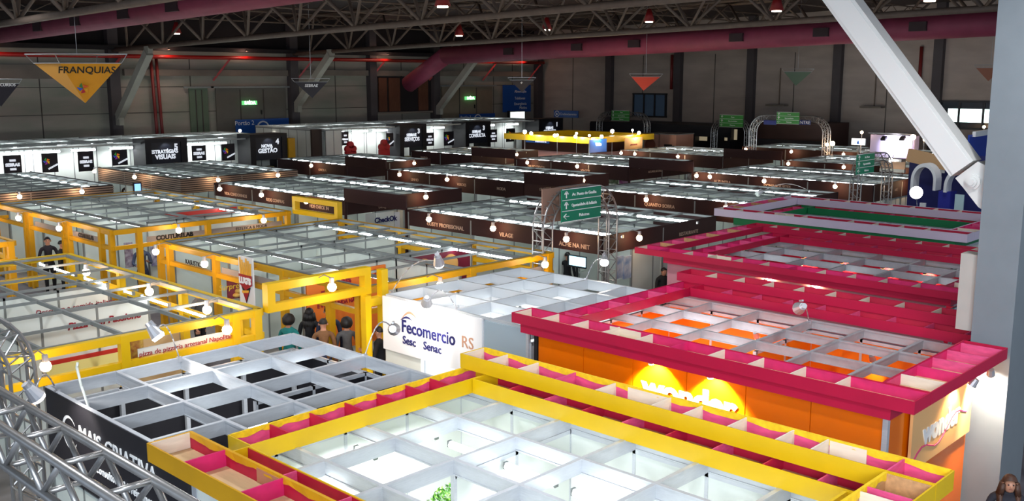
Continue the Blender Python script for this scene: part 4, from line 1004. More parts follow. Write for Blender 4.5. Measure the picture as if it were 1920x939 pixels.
def dir_sign(label, axis, c, a, b, z0, z1, lines, m=None, back=None):
    t = thing('direction_sign', label, 'sign', ((a + b) / 2, c, z0) if axis == 'Y' else (c, (a + b) / 2, z0))
    m = m or greensign; face = '-Y' if axis == 'Y' else '-X'
    def bx(nm, mm, p0, p1, d0, d1, q0_, q1_):
        return part(nm, t, mm, p0, p1, c + d0, c + d1, q0_, q1_) if axis == 'Y' else part(nm, t, mm, c + d0, c + d1, p0, p1, q0_, q1_)
    bd = bx('sign_board', m, a, b, -.02, .02, z0, z1)
    bx('bracket', steel, a + .25, a + .3, .02, .42, z1 - .12, z1 - .06); bx('bracket', steel, b - .3, b - .25, .02, .42, z1 - .12, z1 - .06)
    k = len(lines)
    for i in range(k + 1): bx('white_rule', lettw, a, b, -.026, -.021, z0 + (z1 - z0) * i / k - .008, z0 + (z1 - z0) * i / k + .008)
    for i, s in enumerate(lines):
        zc = z1 - (z1 - z0) * (i + .5) / k; h = (z1 - z0) / k
        xa = (a + (b - a) * .56) if axis == 'Y' else (b - (b - a) * .56)
        if s:
            pos = (xa, c - .02, zc - h * .16) if axis == 'Y' else (c - .02, xa, zc - h * .16)
            text(s, bd, lettw, pos, h * .42, face, squeeze=min(1, (b - a) * .72 / (len(s) * h * .2)))
        ax_ = (a + (b - a) * .1) if axis == 'Y' else (b - (b - a) * .1)
        mb = MB(); V = (lambda u, z: Vector((ax_ + u, c - .03, z))) if axis == 'Y' else (lambda u, z: Vector((c - .03, ax_ - u, z)))
        if i < k - 1 or k == 1:
            mb.bar(V(0, zc - h * .3), V(0, zc + h * .28), .03, .01, (0, 1, 0) if axis == 'Y' else (1, 0, 0)); mb.bar(V(-.07, zc + h * .05), V(0, zc + h * .32), .03, .01, (0, 1, 0) if axis == 'Y' else (1, 0, 0)); mb.bar(V(.07, zc + h * .05), V(0, zc + h * .32), .03, .01, (0, 1, 0) if axis == 'Y' else (1, 0, 0))
        else:
            mb.bar(V(.1, zc), V(-.07, zc), .03, .01); mb.bar(V(-.1, zc), V(0, zc + h * .25), .03, .01); mb.bar(V(-.1, zc), V(0, zc - h * .25), .03, .01)
        mb.build('arrow', lettw, bd)
    if back:
        bx('box_back', mat('brown_cardboard', (150, 116, 100), .7), back[0], back[1], .3, .34, z0 - .02, z1 + .02)
        bx('spacer', steel, a + .2, a + .24, .02, .3, z1 - .1, z1 - .06); bx('spacer', steel, b - .24, b - .2, .02, .3, z1 - .1, z1 - .06)
    return t
arch('curved silver truss arch with the big green sign, centre of the picture', 'Y', 15.85, 17.5, 20.4, 3.05, 4.0, .34, .34)
s0 = on_y(1053, 356, 15.5); s1 = on_y(1126, 342, 15.5); s2 = on_y(1053, 417, 15.5)
dir_sign('big green three-line sign on the central truss arch', 'Y', 15.5, s0.x, s1.x, s2.z, s0.z, ['Av. Ponte do Guaíba', 'Oportunidades da Indústria', 'Palestras'], back=(s0.x - .35, s1.x - .15))
arch('large truss arch leg curving at the left edge before the nearest yellow block', 'Y', 14.3, .6, 5.05, 2.6, 3.62, .34, .3, .028)
arch('truss arch with a glossy green sign, right of the third row right block front', 'Y', 15.95, 35.0, 38.1, 2.9, 3.9, .3, .3)
s0 = on_y(1607, 290, 15.6); s1 = on_y(1640, 279, 15.6); s2 = on_y(1604, 328, 15.6)
dir_sign('green hanging sign reflecting light, on the right far truss arch', 'Y', 15.6, s0.x, s1.x, s2.z, s0.z, ['Av. Ponte', 'Oportunidades', 'Palestras'])
for lb, sl, X, y0, y1, zt, px in (('far truss arch before the long dark brown stand', 'far green sign on the arch before the dark brown stand', 53.9, 26.2, 31.3, 4.55, (1457, 1498, 210, 233)),
                       ('far truss arch left of the dark brown stand', 'far green sign tinted yellow on its left half', 60.5, 35.2, 38.2, 4.0, (1350, 1393, 215, 239)),
                       ('farthest truss arch by the blue windowed wall', 'farthest green sign below the wall window', 60.8, 43.9, 48.8, 4.2, (1147, 1180, 207, 227))):
    arch(lb, 'X', X, y0, y1, zt - 1.0, zt, .32, .3, .03)
    A_ = on_x(px[0], px[2], X - .3); B_ = on_x(px[1], px[3], X - .3)
    dir_sign(sl, 'X', X - .3, B_.y, A_.y, B_.z, A_.z, ['Praça', 'Oportunidades', 'Palestras'], mat('grass_green_vinyl', (60, 150, 62), .4))

# near box truss at the lower left
nt_ = thing('box_truss', 'big silver box truss crossing the lower left corner', 'truss', (2.65, 8.0, 3.7))
X0_, X1_, Z0_, Z1_ = 2.50, 2.82, 3.70, 4.02
for x in (X0_, X1_):
    for z in (Z0_, Z1_): MB().tube((x, 3.0, z), (x, 11.2, z), .033, 14).build('chord', steel, nt_, True)
st = .36; n_ = int(8.0 / st)
for i in range(n_):
    ya, yb = 3.1 + i * st, 3.1 + (i + 1) * st
    for x in (X0_, X1_): MB().tube((x, ya, Z0_ if i % 2 else Z1_), (x, yb, Z1_ if i % 2 else Z0_), .023, 10).build('diagonal', steel, nt_, True)
    for z in (Z0_, Z1_):
        if i % 2 == (0 if z == Z1_ else 1): MB().tube((X0_, ya, z), (X1_, ya, z), .023, 10).build('cross_tube', steel, nt_, True)
part('end_plate', nt_, steel, X0_ - .03, X1_ + .03, 11.2, 11.22, Z0_ - .03, Z1_ + .03)
for (y, hh) in ((10.9, 3.7), (3.4, 3.7)):
    for x in (X0_, X1_): MB().tube((x, y, 0), (x, y, Z0_), .025, 10).build('support_leg', steel, nt_, True)

# ------------------------------------------------------------------ hanging triangular banners
def tri_banner(label, L_, R_, M_, A_, depth, m, m2=None, rail=True, words=None, fold=.0, logo=False):
    """inverted three sided pyramid of vinyl on a light frame, hung from the roof"""
    P = lambda p_, d: Vector((0, 0, CAMZ)) + ray(p_[0], p_[1]) * (d / F)
    l, r = P(L_, depth), P(R_, depth); a_ = P(A_, depth)
    wd = (r - l).length
    l.z = r.z = (l.z + r.z) / 2
    hd = (r - l).normalized(); away = Vector((fw.x, fw.y, 0)).normalized()
    bk = (l + r) / 2 + away * wd * .5; a_ = Vector((((l + r) / 2).x, ((l + r) / 2).y, a_.z)) + hd * ((A_[0] - (L_[0] + R_[0]) / 2) / F * depth) + away * wd * .12
    fr = l.lerp(r, .34) - away * wd * .1 if fold else None
    t = thing('triangular_banner', label, 'banner', a_)
    if fold:
        MB().prism([l, fr, a_], away * .01).build('vinyl_face', m2 or m, t); MB().prism([fr, r, a_], away * .01).build('vinyl_face', m, t)
    else: MB().prism([l, r, a_], away * .01).build('vinyl_face', m, t)
    MB().prism([l, bk, a_], away * .01).build('vinyl_face', m2 or m, t); MB().prism([bk, r, a_], away * .01).build('vinyl_face', m2 or m, t)
    e = MB()
    ring = [l, fr, r, bk] if fold else [l, r, bk]
    upz = Vector((0, 0, wd * .1)); o_ = ((l + r + bk) / 3)
    for p_, q_ in zip(ring, ring[1:] + ring[:1]): e.tube(p_, q_, wd * .006, 5)
    if rail:
        for p_, q_ in zip(ring, ring[1:] + ring[:1]):
            e.tube(p_ + upz + (p_ - o_) * .16, q_ + upz + (q_ - o_) * .16, wd * .007, 5); e.tube(p_, p_ + upz + (p_ - o_) * .16, wd * .005, 5)
    e.build('frame', steel, t)
    top = l.lerp(r, .5) + upz
    MB().tube(top, (top.x, top.y, ROOFZ(top.y)), .012, 4).build('wire', steel, t)
    xa = ((r - fr) if fold else (r - l)).normalized(); b0_ = fr if fold else l
    nn = xa.cross((a_ - b0_)).normalized()
    if nn.dot(away) > 0: nn = -nn
    if words:
        for (s, u, v, sz, mm) in words:
            base = b0_.lerp(r, u); pos = base.lerp(a_, v) + nn * .02
            text(s, t, mm, pos, wd * sz, (xa, nn), ital=.2, bold=wd * .0015)
    if logo:
        cc = b0_.lerp(r, .33).lerp(a_, .62) + nn * .03; ya_ = nn.cross(xa)
        for i, col in enumerate(((230, 90, 30), (60, 130, 60), (40, 90, 200), (200, 30, 60), (240, 170, 30))):
            th = i * 1.2566 + .4; th2 = th + .9
            f_ = lambda t_, rr_: cc + (xa * math.cos(t_) + ya_ * math.sin(t_)) * rr_ * wd
            MB().prism([cc, f_(th, .07), f_(th2, .05)], nn * .01).build('pinwheel_petal', mat('petal_%d' % i, col, .5), t)
    return t
tri_banner('amber triangular hanging banner lettered in black, upper left', (63, 117), (228, 120), (118, 119), (146, 194), 36, banner_yel, mat('pale_amber_vinyl', (222, 160, 70), .55), words=[('FRANQUIAS', .45, .24, .115, lettblk)], fold=1, logo=True)
tri_banner('black triangular banner cut by the left picture edge', (-50, 156), (36, 158), None, (-7, 200), 32, banner_blk, words=[('CURSOS', .78, .1, .09, lettw)])
tri_banner('small black triangular banner before the second wall brace', (552, 153), (614, 154), None, (583, 184), 52, banner_blk, words=[('SEBRAE', .5, .3, .12, lettw)])
tri_banner('small black and grey triangular banner before the tall blue sign', (956, 150), (1001, 150), None, (979, 173), 60, banner_blk, mat('grey_vinyl', (96, 94, 104), .5), words=[('+', .45, .35, .2, lettw)])
tri_banner('orange-red triangular banner on a white frame, right of centre', (1184, 144), (1238, 144), None, (1208, 170), 58, banner_red)
tri_banner('dull green and white triangular banner between the right wall columns', (1470, 134), (1522, 135), None, (1495, 161), 56, banner_grn)
tri_banner('tan triangular banner half hidden by the right column', (1830, 126), (1884, 128), None, (1858, 152), 48, mat('tan_vinyl', (170, 110, 84), .55))
for lb, yc_, zc in (('flat grey wall fitting under the green banner', 36.4, 4.75), ('flat grey wall fitting left of the white brace', 29.2, 4.75)):
    t = thing('wall_fitting', lb, 'fitting', (WX - .4, yc_, zc)); part('tray', t, ledge, WX - .7, WX - .05, yc_ - .75, yc_ + .75, zc, zc + .12)
    part('conduit', t, darksteel, WX - .1, WX - .02, yc_ - .03, yc_ + .03, zc + .12, 7.5)

# ------------------------------------------------------------------ the white stands along the left wall
def pinwheel(t, p0, r, face='-Y'):
    xa, na = FACE[face]; ya_ = na.cross(xa); p0 = Vector(p0)
    for i, col in enumerate(((240, 120, 30), (60, 160, 70), (60, 90, 200), (150, 50, 160), (250, 190, 40))):
        th = i * 1.2566 + .4; f_ = lambda t_, rr_: p0 + (xa * math.cos(t_) + ya_ * math.sin(t_)) * rr_
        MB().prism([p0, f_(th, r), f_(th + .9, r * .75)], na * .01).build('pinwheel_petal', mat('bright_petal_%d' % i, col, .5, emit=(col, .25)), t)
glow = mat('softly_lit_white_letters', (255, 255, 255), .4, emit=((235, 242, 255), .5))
Y0 = 50.4
def row_stand(label, x0, x1, z, gname, tubes):
    t = thing('exhibition_stand', label, 'stand', ((x0 + x1) / 2, 54, 0))
    lattice(t, frange(x0, x1, round((x1 - x0) / 1.3)), frange(Y0, 58.2, 6), z, .07, .1, mat('white_roof_bar', (198, 200, 196), .5), name='roof_grid')
    wall(t, 'Y', Y0 + 1.4, x0, x1, 0, z - .1, panelw, 1.0); wall(t, 'Y', 58.2, x0, x1, 0, z - .1, panelw, 1.0)
    wall(t, 'X', x0, Y0 + .1, 58.2, 0, z - .1, panelw, 1.0); wall(t, 'X', x1, Y0 + .1, 58.2, 0, z - .1, panelw, 1.0)
    n_ = round((x1 - x0) / 4)
    for i in range(1, n_): wall(t, 'X', x0 + (x1 - x0) * i / n_, Y0 + 1.4, 58.2, 0, z - .1, panelw, 1.0)
    part('stand_floor', t, mat('pale_carpet', (150, 150, 150), .9), x0, x1, Y0, 58.2, 0, .05)
    k = 0
    for x in tubes:
        k += 1; fluor(x, Y0 + .8, z - .28, 1.3, 'fluorescent lamp, %s from left along the front of %s' % (ORD[k - 1], gname), 'front lamps of ' + gname, 'X', .07, down=22)
    k = 0
    for x in frange(x0 + 1.3, x1 - 1.3, 6):
        k += 1; fluor(x, 55.2, z - .2, 1.3, 'fluorescent lamp, %s from left inside %s' % (ORD[k - 1], gname), 'inner lamps of ' + gname, 'X', .06)
    return t
X_ = lambda px: on_y(px, 280, Y0).x
row_stand('long white stand row with black hanging boards, left of the yellow cabinet', 15.2, 33.4, 3.35, 'the left white stand row', [X_(p_) for p_ in (20, 62, 100, 168, 240, 380, 420)])
row_stand('long white stand row with black portals, behind the centre', 36.1, 57.4, 3.65, 'the right white stand row', [X_(p_) for p_ in (645, 690, 728, 800, 835, 930, 975)])
def hang_board(px0, px1, py0, py1, kind, where):
    a_ = on_y(px0, py0, Y0 + .04); b_ = on_y(px1, py1, Y0 + .04)
    t = thing('hanging_board', 'black board with %s, %s' % ('white lettering' if kind == 's' else 'coloured pinwheel', where), 'sign', ((a_.x + b_.x) / 2, Y0 + .04, b_.z))
    part('board', t, banner_blk, a_.x, b_.x, Y0 + .042, Y0 + .05, b_.z, a_.z)
    w_ = b_.x - a_.x; xm = (a_.x + b_.x) / 2; zm = (a_.z + b_.z) / 2
    if kind == 's':
        text('SEBRAE', t, glow, (xm, Y0 + .042, zm - .09), w_ * .24, '-Y', bold=.012)
        part('upper_bar', t, glow, xm - w_ * .16, xm + w_ * .16, Y0 - .035, Y0 + .042, zm + .14, zm + .24); part('lower_bar', t, glow, xm - w_ * .16, xm + w_ * .16, Y0 - .035, Y0 + .042, zm - .28, zm - .18)
    else:
        pinwheel(t, (a_.x + w_ * .3, Y0 + .042, zm + .08), w_ * .24)
        MB().bar((a_.x + w_ * .35, Y0 - .03, zm - .3), (b_.x - w_ * .05, Y0 - .03, zm - .08), .08, .02, (0, 1, 0)).build('slanted_line', glow, t)
    for x in (a_.x + .08, b_.x - .08): MB().tube((x, Y0 + .04, a_.z), (x, Y0 + .04, 3.3 if px0 < 600 else 3.6), .012, 5).build('wire', steel, t)
hb = [(5, 42, 292, 324, 's', 'leftmost in the left row'), (77, 110, 288, 322, 'p', 'second in the left row'), (145, 177, 284, 320, 's', 'third in the left row'), (209, 240, 281, 309, 'p', 'before the first dark portal'),
      (359, 387, 273, 300, 's', 'between the dark portals of the left row'), (415, 441, 270, 300, 'p', 'left of the portal beside the yellow cabinet'),
      (640, 654, 247, 272, 's', 'leftmost in the right row'), (724, 738, 250, 274, 'p', 'just left of the first portal in the right row'), (797, 814, 249, 273, 's', 'right of the first portal in the right row'), (832, 851, 247, 272, 'p', 'left of the second portal in the right row'),
      (917, 932, 243, 266, 's', 'right of the second portal in the right row'), (949, 966, 241, 265, 'p', 'left of the yellow canopy')]
for h in hb: hang_board(*h)
def portal(px0, px1, ztop, head, body, num, where, low=True):
    a_, b_ = X_(px0), X_(px1); t = thing('entrance_portal', 'black entrance portal with white lettering, ' + where, 'portal', ((a_ + b_) / 2, Y0 - .6, 0))
    part('side_pylon', t, panelblk, a_, a_ + .35, Y0 - .5, Y0 + .9, 0, ztop); part('side_pylon', t, panelblk, b_ - .35, b_, Y0 - .5, Y0 + .9, 0, ztop)
    part('header', t, panelblk, a_ + .35, b_ - .35, Y0 - .5, Y0 + .9, ztop - .2, ztop)
    sb = part('sign_panel', t, mat('satin_black_panel', (36, 38, 48), .4), a_ + .36, b_ - .36, Y0 - .42, Y0 - .38, 2.05 if ztop < 3.6 else 2.25, ztop - .2)
    xm = (a_ + b_) / 2; w_ = b_ - a_
    text(head, sb, glow, (xm - .1, Y0 - .42, ztop - .78), .26, '-Y', bold=.01); text(body, sb, glow, (xm - .05, Y0 - .42, ztop - 1.08), .34, '-Y', squeeze=min(1, w_ * .62 / (len(body) * .21)), bold=.012)
    text(num, sb, glow, (b_ - .62, Y0 - .42, ztop - .6), .42, '-Y', bold=.02)
    light('portal_lamp_light', t, (xm, Y0 - .75, ztop - .2), 9, (.8, .9, 1), 'SPOT', .05, (xm, Y0 - .35, ztop - .9), 110)
    part('pale_cabinet', t, mat('pale_cabinet', (190, 180, 130), .5, 0, .15, 2), a_ + .5, b_ - .5, Y0 + .2, Y0 + .7, 0, 1.6)
portal(264, 343, 3.55, 'ESTRATÉGIAS', 'VISUAIS', '5', 'middle of the left white row')
portal(461, 530, 3.55, 'NOVA', 'GESTÃO', '4', 'beside the yellow cabinet')
portal(741, 791, 3.75, 'SEBRAE', 'SERVIÇOS', '3', 'left one in the right row')
portal(864, 911, 3.75, 'SEBRAE', 'CONSULTA', '3', 'second in the right row')
portal(1001, 1046, 3.75, 'SEBRAE', 'CRÉDITO', '1', 'behind the far yellow canopy')
yb_ = thing('tall_cabinet', 'tall amber yellow cabinet at the right end of the left white row', 'cabinet', (X_(536), Y0 - .3, 0))
part('cabinet_body', yb_, yellow2, X_(530.5), X_(543), Y0 - .6, Y0 + .1, 0, 3.25); part('door_gap', yb_, lettblk, X_(531), X_(542.5), Y0 - .61, Y0 - .6, 2.0, 2.05)
bw = thing('end_wall', 'brown end wall left of the right white stand row', 'wall', (X_(598), Y0, 0))
part('brown_panel', bw, mat('dark_brown_panel', (58, 42, 36), .6), X_(589) , X_(608), Y0 + .2, Y0 + .35, 0, 3.65)
bl = thing('box_wall', 'pale panelled box wall at the left end of the right white row', 'wall', (X_(623), Y0 - .2, 0))
wall(bl, 'Y', Y0 - .1, X_(609), X_(639), 0, 3.6, panelw, .75)
for k, (px, w_) in enumerate(((657, 'left one'), (720, 'right one, nearer the first black portal'))):
    x = on_y(px, 280, 48.6).x; t = thing('club_topped_pillar', 'tall red club topped pillar with white vertical letters, ' + w_, 'pillar', (x, 48.6, 0))
    part('shaft', t, mat('bright_red_board', (190, 18, 36), .5), x - .38, x + .38, 48.5, 48.7, 0, 2.35)
    m_ = MB()
    for dx, dz_ in ((-.2, 2.5), (.2, 2.5), (0, 2.76)): m_.tube((x + dx, 48.5, dz_), (x + dx, 48.7, dz_), .21, 18)
    m_.build('club_top', MATS['bright_red_board'], t)
    text('SIGS', t, lettw, (x + .16, 48.5, 1.2), .42, (Vector((0, 0, 1)), Vector((0, -1, 0))), bold=.01)
ls = thing('lit_sign_box', 'bright white lit sign box above the right white row', 'sign', (63.5, 59.2, 2.6))
A_ = on_y(957, 210, 59.2); B_ = on_y(983, 227, 59.2)
part('sign_case', ls, lettblk, A_.x - .08, B_.x + .08, 59.2, 59.5, B_.z - .08, A_.z + .08); part('lit_face', ls, mat('lit_sign_face', (255, 255, 255), .4, emit=((236, 250, 248), 1.8)), A_.x, B_.x, 59.17, 59.2, B_.z, A_.z)
part('post', ls, lettblk, (A_.x + B_.x) / 2 - .05, (A_.x + B_.x) / 2 + .05, 59.3, 59.4, 0, B_.z)
for lb, px, py in (('bright white lamp on a stand before the left blue hall sign', 516, 252), ('small white lamp before the left blue hall sign', 450, 245)):
    q_ = on_y(px, py, 56.0); t = thing('stand_lamp', lb, 'lamp', (q_.x, q_.y, 0))
    MB().ball(q_, .16 if px > 500 else .09, 12, 8).build('lit_bulb', flood_m, t, True); MB().tube((q_.x, q_.y, 0), q_, .02, 6).build('stem', steel, t)
bn = thing('fascia_table', 'dark counter with coloured bins at the far left end', 'counter', (X_(600), 47.0, 0))
q_ = on_y(606, 305, 46.8)
for k, (col, dx, w_) in enumerate((((24, 110, 84), -.55, 'green'), ((190, 24, 44), 0.0, 'red'), ((220, 180, 30), .55, 'yellow'), ((40, 70, 170), 1.05, 'blue'))):
    t = thing('waste_bin', '%s waste bin at the far left end of the maroon stands' % w_, 'bin', (q_.x + dx, 46.8, 0), 'coloured waste bins')
    MB().tube((q_.x + dx, 46.8, 0), (q_.x + dx, 46.8, 1.0), .2, 14, .24).build('bin_body', mat('bin_' + w_, col, .4), t); MB().tube((q_.x + dx, 46.8, 1.0), (q_.x + dx, 46.8, 1.08), .25, 14, .18).build('bin_lid', mat('bin_' + w_, col, .4), t)
bpy.data.objects.remove(bn)

# ------------------------------------------------------------------ far yellow canopy stand and the stands behind it
yc2 = thing('exhibition_stand', 'far stand under a lit yellow ring canopy, behind the centre', 'stand', (48.2, 40.2, 0))
brown = mat('dark_brown_fascia', (66, 34, 24), .6); pinkw = mat('pale_pink_wall', (224, 176, 172), .5)
def ring(t, x0, x1, y0, y1, z0, z1, w_, m, nm='ring_board'):
    part(nm, t, m, x0, x0 + w_, y0, y1, z0, z1); part(nm, t, m, x1 - w_, x1, y0, y1, z0, z1)
    part(nm, t, m, x0 + w_, x1 - w_, y0, y0 + w_, z0, z1); part(nm, t, m, x0 + w_, x1 - w_, y1 - w_, y1, z0, z1)
ring(yc2, 45.1, 51.4, 36.7, 43.8, 2.95, 3.3, .5, yellow)
ring(yc2, 45.9, 50.6, 37.5, 43.0, 2.3, 2.95, .06, brown, 'inner_fascia')
part('rear_wall', yc2, pinkw, 50.4, 50.5, 37.6, 42.9, 0, 2.3); part('front_wall', yc2, pinkw, 46.0, 46.06, 37.6, 42.9, 0, 2.3)
for (px0, px1, s) in ((986, 1029, 'Restaura'), (1106, 1136, 'Visão')):
    if px0 < 1100:
        a_ = on_x(px0, 259, 45.8); b_ = on_x(px1, 269, 45.8); o = part('blue_sign', yc2, mat('lit_blue_sign', (40, 100, 190), .4, emit=((40, 100, 190), .12)), 45.8, 45.85, b_.y, a_.y, b_.z, a_.z)
        text(s, o, glow, (45.8, (a_.y + b_.y) / 2 - .3, b_.z + .05), .26, '-X', bold=.01)
a_ = on_y(1105, 262, 36.65); b_ = on_y(1136, 284, 36.65)
o = part('blue_sign', yc2, MATS['lit_blue_sign'], a_.x, b_.x, 36.6, 36.66, b_.z, a_.z); text('Visão', o, glow, ((a_.x + b_.x) / 2, 36.6, (a_.z + b_.z) / 2), .26, '-Y', bold=.01)
a_ = on_y(1171, 259, 36.6); b_ = on_y(1203, 284, 36.6)
o = part('tan_poster', yc2, mat('warm_tan_poster', (240, 190, 130), .5), a_.x, b_.x, 36.55, 36.6, b_.z, a_.z); text('gastronomia', o, lettred, ((a_.x + b_.x) / 2, 36.55, (a_.z + b_.z) / 2), .14, '-Y')
for x in (45.6, 50.9):
    for y in (37.2, 43.3): part('corner_post', yc2, alu_dull, x - .05, x + .05, y - .05, y + .05, 0, 2.95)
for k, (px, py) in enumerate(((996, 250), (1040, 254), (1079, 256), (1128, 256), (1198, 249))):
    if k < 3: q_ = on_x(px, py, 44.7); aim = (45.1, q_.y, 3.1)
    else: q_ = on_y(px, py, 36.3); aim = (q_.x, 36.7, 3.1)
    t = thing('canopy_lamp', 'lamp glaring on the far yellow ring canopy, %s from the left' % ORD[k], 'lamp', q_, 'lamps of the far yellow canopy')
    MB().ball(q_, .1, 10, 6).build('lit_bulb', bulb_m, t, True); MB().tube(q_, aim, .015, 5).build('arm', steel, t)
    light('lamp_light', t, q_ + (Vector(aim) - q_) * .3, 60, (1, .86, .6), 'POINT', .1)
for k, (px, py) in enumerate(((984, 243), (1045, 249), (1148, 242), (1186, 240), (1081, 246), (1105, 250))):
    q_ = on_z(px, py + 4, 3.55); t = thing('small_flood', 'white lamp standing above the far yellow ring, %s counted from the left end' % ORD[k], 'lamp', (q_.x, q_.y, 0), 'white lamps above the far yellow ring')
    MB().ball(q_, .12 if k in (0, 2) else .07, 10, 6).build('lit_bulb', flood_m, t, True); MB().tube((q_.x, q_.y, 0), q_, .015, 5).build('stem', steel, t)
tanb = mat('tan_pink_board', (186, 138, 118), .6, 0, .05, 1)
for k, (px0, px1, py) in enumerate(((1206, 1234, 251), (1238, 1268, 252))):
    a_ = on_x(px0, py, 53.6); b_ = on_x(px1, py, 53.6)
    t = thing('box_stand', 'tan box shaped stand right of the far yellow canopy, %s' % ('with a round printed badge' if k == 0 else 'with a dark doorway'), 'stand', (54.2, (a_.y + b_.y) / 2, 0))
    part('box_walls', t, tanb, 53.6, 55.6, b_.y, a_.y, 0, a_.z); part('box_rim', t, alu_dull, 53.55, 55.65, b_.y - .03, a_.y + .03, a_.z, a_.z + .06)
    if k == 0: MB().tube((53.59, (a_.y + b_.y) / 2, 2.4), (53.57, (a_.y + b_.y) / 2, 2.4), .42, 18).build('round_badge', mat('rust_print', (126, 70, 52), .6), t)
    else: part('doorway', t, lettblk, 53.56, 53.6, b_.y + .3, b_.y + .9, 0, 2.5)
dk = thing('exhibition_stand', 'long dark stand along the right wall with lit showcases', 'stand', (62.6, 42, 0))
part('dark_roof', dk, mat('dark_flat_roof', (92, 88, 88), .7), 61.4, 65.4, 37.2, 50.0, 3.3, 3.4); part('dark_fascia', dk, panelblk, 61.35, 61.4, 37.2, 50.0, 2.6, 3.4)
part('rear_wall', dk, panelblk, 63.4, 63.5, 37.2, 50.0, 0, 3.3)
for y in (37.4, 40.3, 43.3, 50.0): part('pylon', dk, panelblk, 61.4, 63.4, y - .1, y + .1, 0, 3.3)
def far_panel(nm, px0, px1, py0, py1, X, m, parent, th=.06):
    a_ = on_x(px0, py0, X); b_ = on_x(px1, py1, X); return part(nm, parent, m, X - th, X, b_.y, a_.y, b_.z, a_.z), a_, b_
cw = mat('cream_lit_showcase', (214, 200, 168), .5, emit=((214, 196, 160), .25))
far_panel('cream_showcase', 1289, 1306, 241, 264, 62, cw, dk); far_panel('cream_showcase', 1308, 1326, 241, 264, 62, cw, dk)
far_panel('cream_showcase', 1360, 1371, 242, 264, 62, cw, dk); far_panel('cream_showcase', 1372, 1382, 242, 262, 62, cw, dk)
far_panel('blue_lit_display', 1250, 1268, 236, 250, 62, mat('blue_white_display', (170, 210, 255), .4, emit=((150, 200, 255), 2.2)), dk)
far_panel('small_lit_display', 1180, 1192, 238, 246, 62, mat('white_display', (230, 240, 255), .4, emit=((220, 235, 255), 1.8)), dk)
_, a_, b_ = far_panel('black_logo_board', 1346, 1358, 240, 262, 61.9, panelblk, dk)
text('+', dk, glow, (61.83, (a_.y + b_.y) / 2, b_.z + .1), 1.1, '-X', bold=.05)
wb = thing('exhibition_stand', 'dark brown windowless stand before the right wall', 'stand', (63, 29, 0))
a_ = on_x(1418, 232, 62.0); b_ = on_x(1546, 272, 62.0)
part('brown_wall', wb, mat('dark_wood_wall', (64, 38, 32), .6, 0, .1, 1), 62.0, 62.1, b_.y, a_.y, 1.6, 3.75); part('brown_side_wall', wb, MATS['dark_wood_wall'], 62.1, 65.5, b_.y, b_.y + .1, 0, 3.75)
part('black_opening', wb, panelblk, 61.95, 62.0, b_.y + .2, a_.y - .2, 1.2, 2.6); part('roof', wb, MATS['dark_wood_wall'], 62.1, 65.5, b_.y + .1, a_.y, 3.7, 3.75); part('lower_wall', wb, panelblk, 62.0, 62.1, b_.y, a_.y, 0, 1.6)
bs = thing('blue_sign_band', 'pair of blue boards on the far arch beside the green sign', 'sign', (53.5, 28, 3.8))
for (p0_, p1_) in ((1433, 1456), (1497, 1520)):
    _, a_, b_ = far_panel('blue_board', p0_, p1_, 225, 234, 53.72, mat('navy_board', (24, 44, 120), .5), bs)
text('ENTRE', bs, lettw, (53.66, (a_.y + b_.y) / 2, b_.z + .04), .26, '-X')

# ------------------------------------------------------------------ stands at the right rear
pr = thing('exhibition_stand', 'lavender lit stand at the right rear behind the glossy green sign', 'stand', (55, 22.8, 0))
lav = mat('lavender_wall', (200, 190, 226), .5)
_, a_, b_ = far_panel('lavender_wall', 1634, 1712, 252, 292, 54.0, lav, pr); part('wall_foot', pr, lav, 53.94, 54.0, b_.y, a_.y, 0, b_.z)
for y in (a_.y, b_.y): part('side_wall', pr, lav, 54.0, 54.6, y - .04, y + .04, 0, a_.z)
MB().bar((53.6, a_.y, a_.z + .1), (53.6, b_.y, a_.z + .1), .06, .06).build('lamp_rail', steel, pr)
for px in (1655, 1690): q_ = on_x(px, 262, 53.3); MB().bar(q_, q_ + Vector((.3, 0, .15)), .25, .12).build('black_lamp_head', panelblk, pr)
q_ = on_x(1672, 262, 53.2); light('lavender_wash', pr, q_, 260, (.88, .86, 1), 'SPOT', .1, (54, q_.y, 3.2), 120)
ws = thing('lit_sign_box', 'white lit sign box with a blue emblem at the right rear', 'sign', (54, 25.3, 2.9))
_, a_, b_ = far_panel('lit_face', 1598, 1622, 259, 272, 53.9, MATS['lit_sign_face'], ws); MB().prism([(53.83, a_.y - .3, b_.z + .05), (53.83, b_.y + .3, b_.z + .05), (53.83, (a_.y + b_.y) / 2, b_.z + .3)], (-.01, 0, 0)).build('blue_emblem', mat('bright_blue_print', (40, 110, 220), .4), ws)
part('case', ws, panelblk, 53.9, 54.2, b_.y - .05, a_.y + .05, b_.z - .05, a_.z + .05); part('post', ws, steel, 54.0, 54.1, (a_.y + b_.y) / 2, (a_.y + b_.y) / 2 + .1, 0, b_.z - .05)
tn = thing('lit_board', 'warm lit tan board right of the glossy green sign', 'sign', (44.6, 19, 2.3))
_, a_, b_ = far_panel('tan_face', 1652, 1697, 300, 324, 44.9, mat('tan_lit_board', (220, 176, 138), .5), tn); part('white_strip', tn, panelw, 44.8, 44.95, b_.y, a_.y, b_.z, b_.z + .15)
part('silver_ledge', tn, steel, 44.4, 45.0, b_.y, a_.y, a_.z, a_.z + .12); part('post', tn, steel, 44.92, 44.98, b_.y + .2, b_.y + .26, 0, b_.z); part('post', tn, steel, 44.92, 44.98, a_.y - .26, a_.y - .2, 0, b_.z)
q_ = on_x(1670, 300, 44.2); light('board_lamp_light', tn, q_, 60, (1, .9, .75), 'SPOT', .08, (44.9, q_.y, 2.7), 120); MB().ball(q_, .1, 8, 6).build('lit_bulb', flood_m, tn, True)
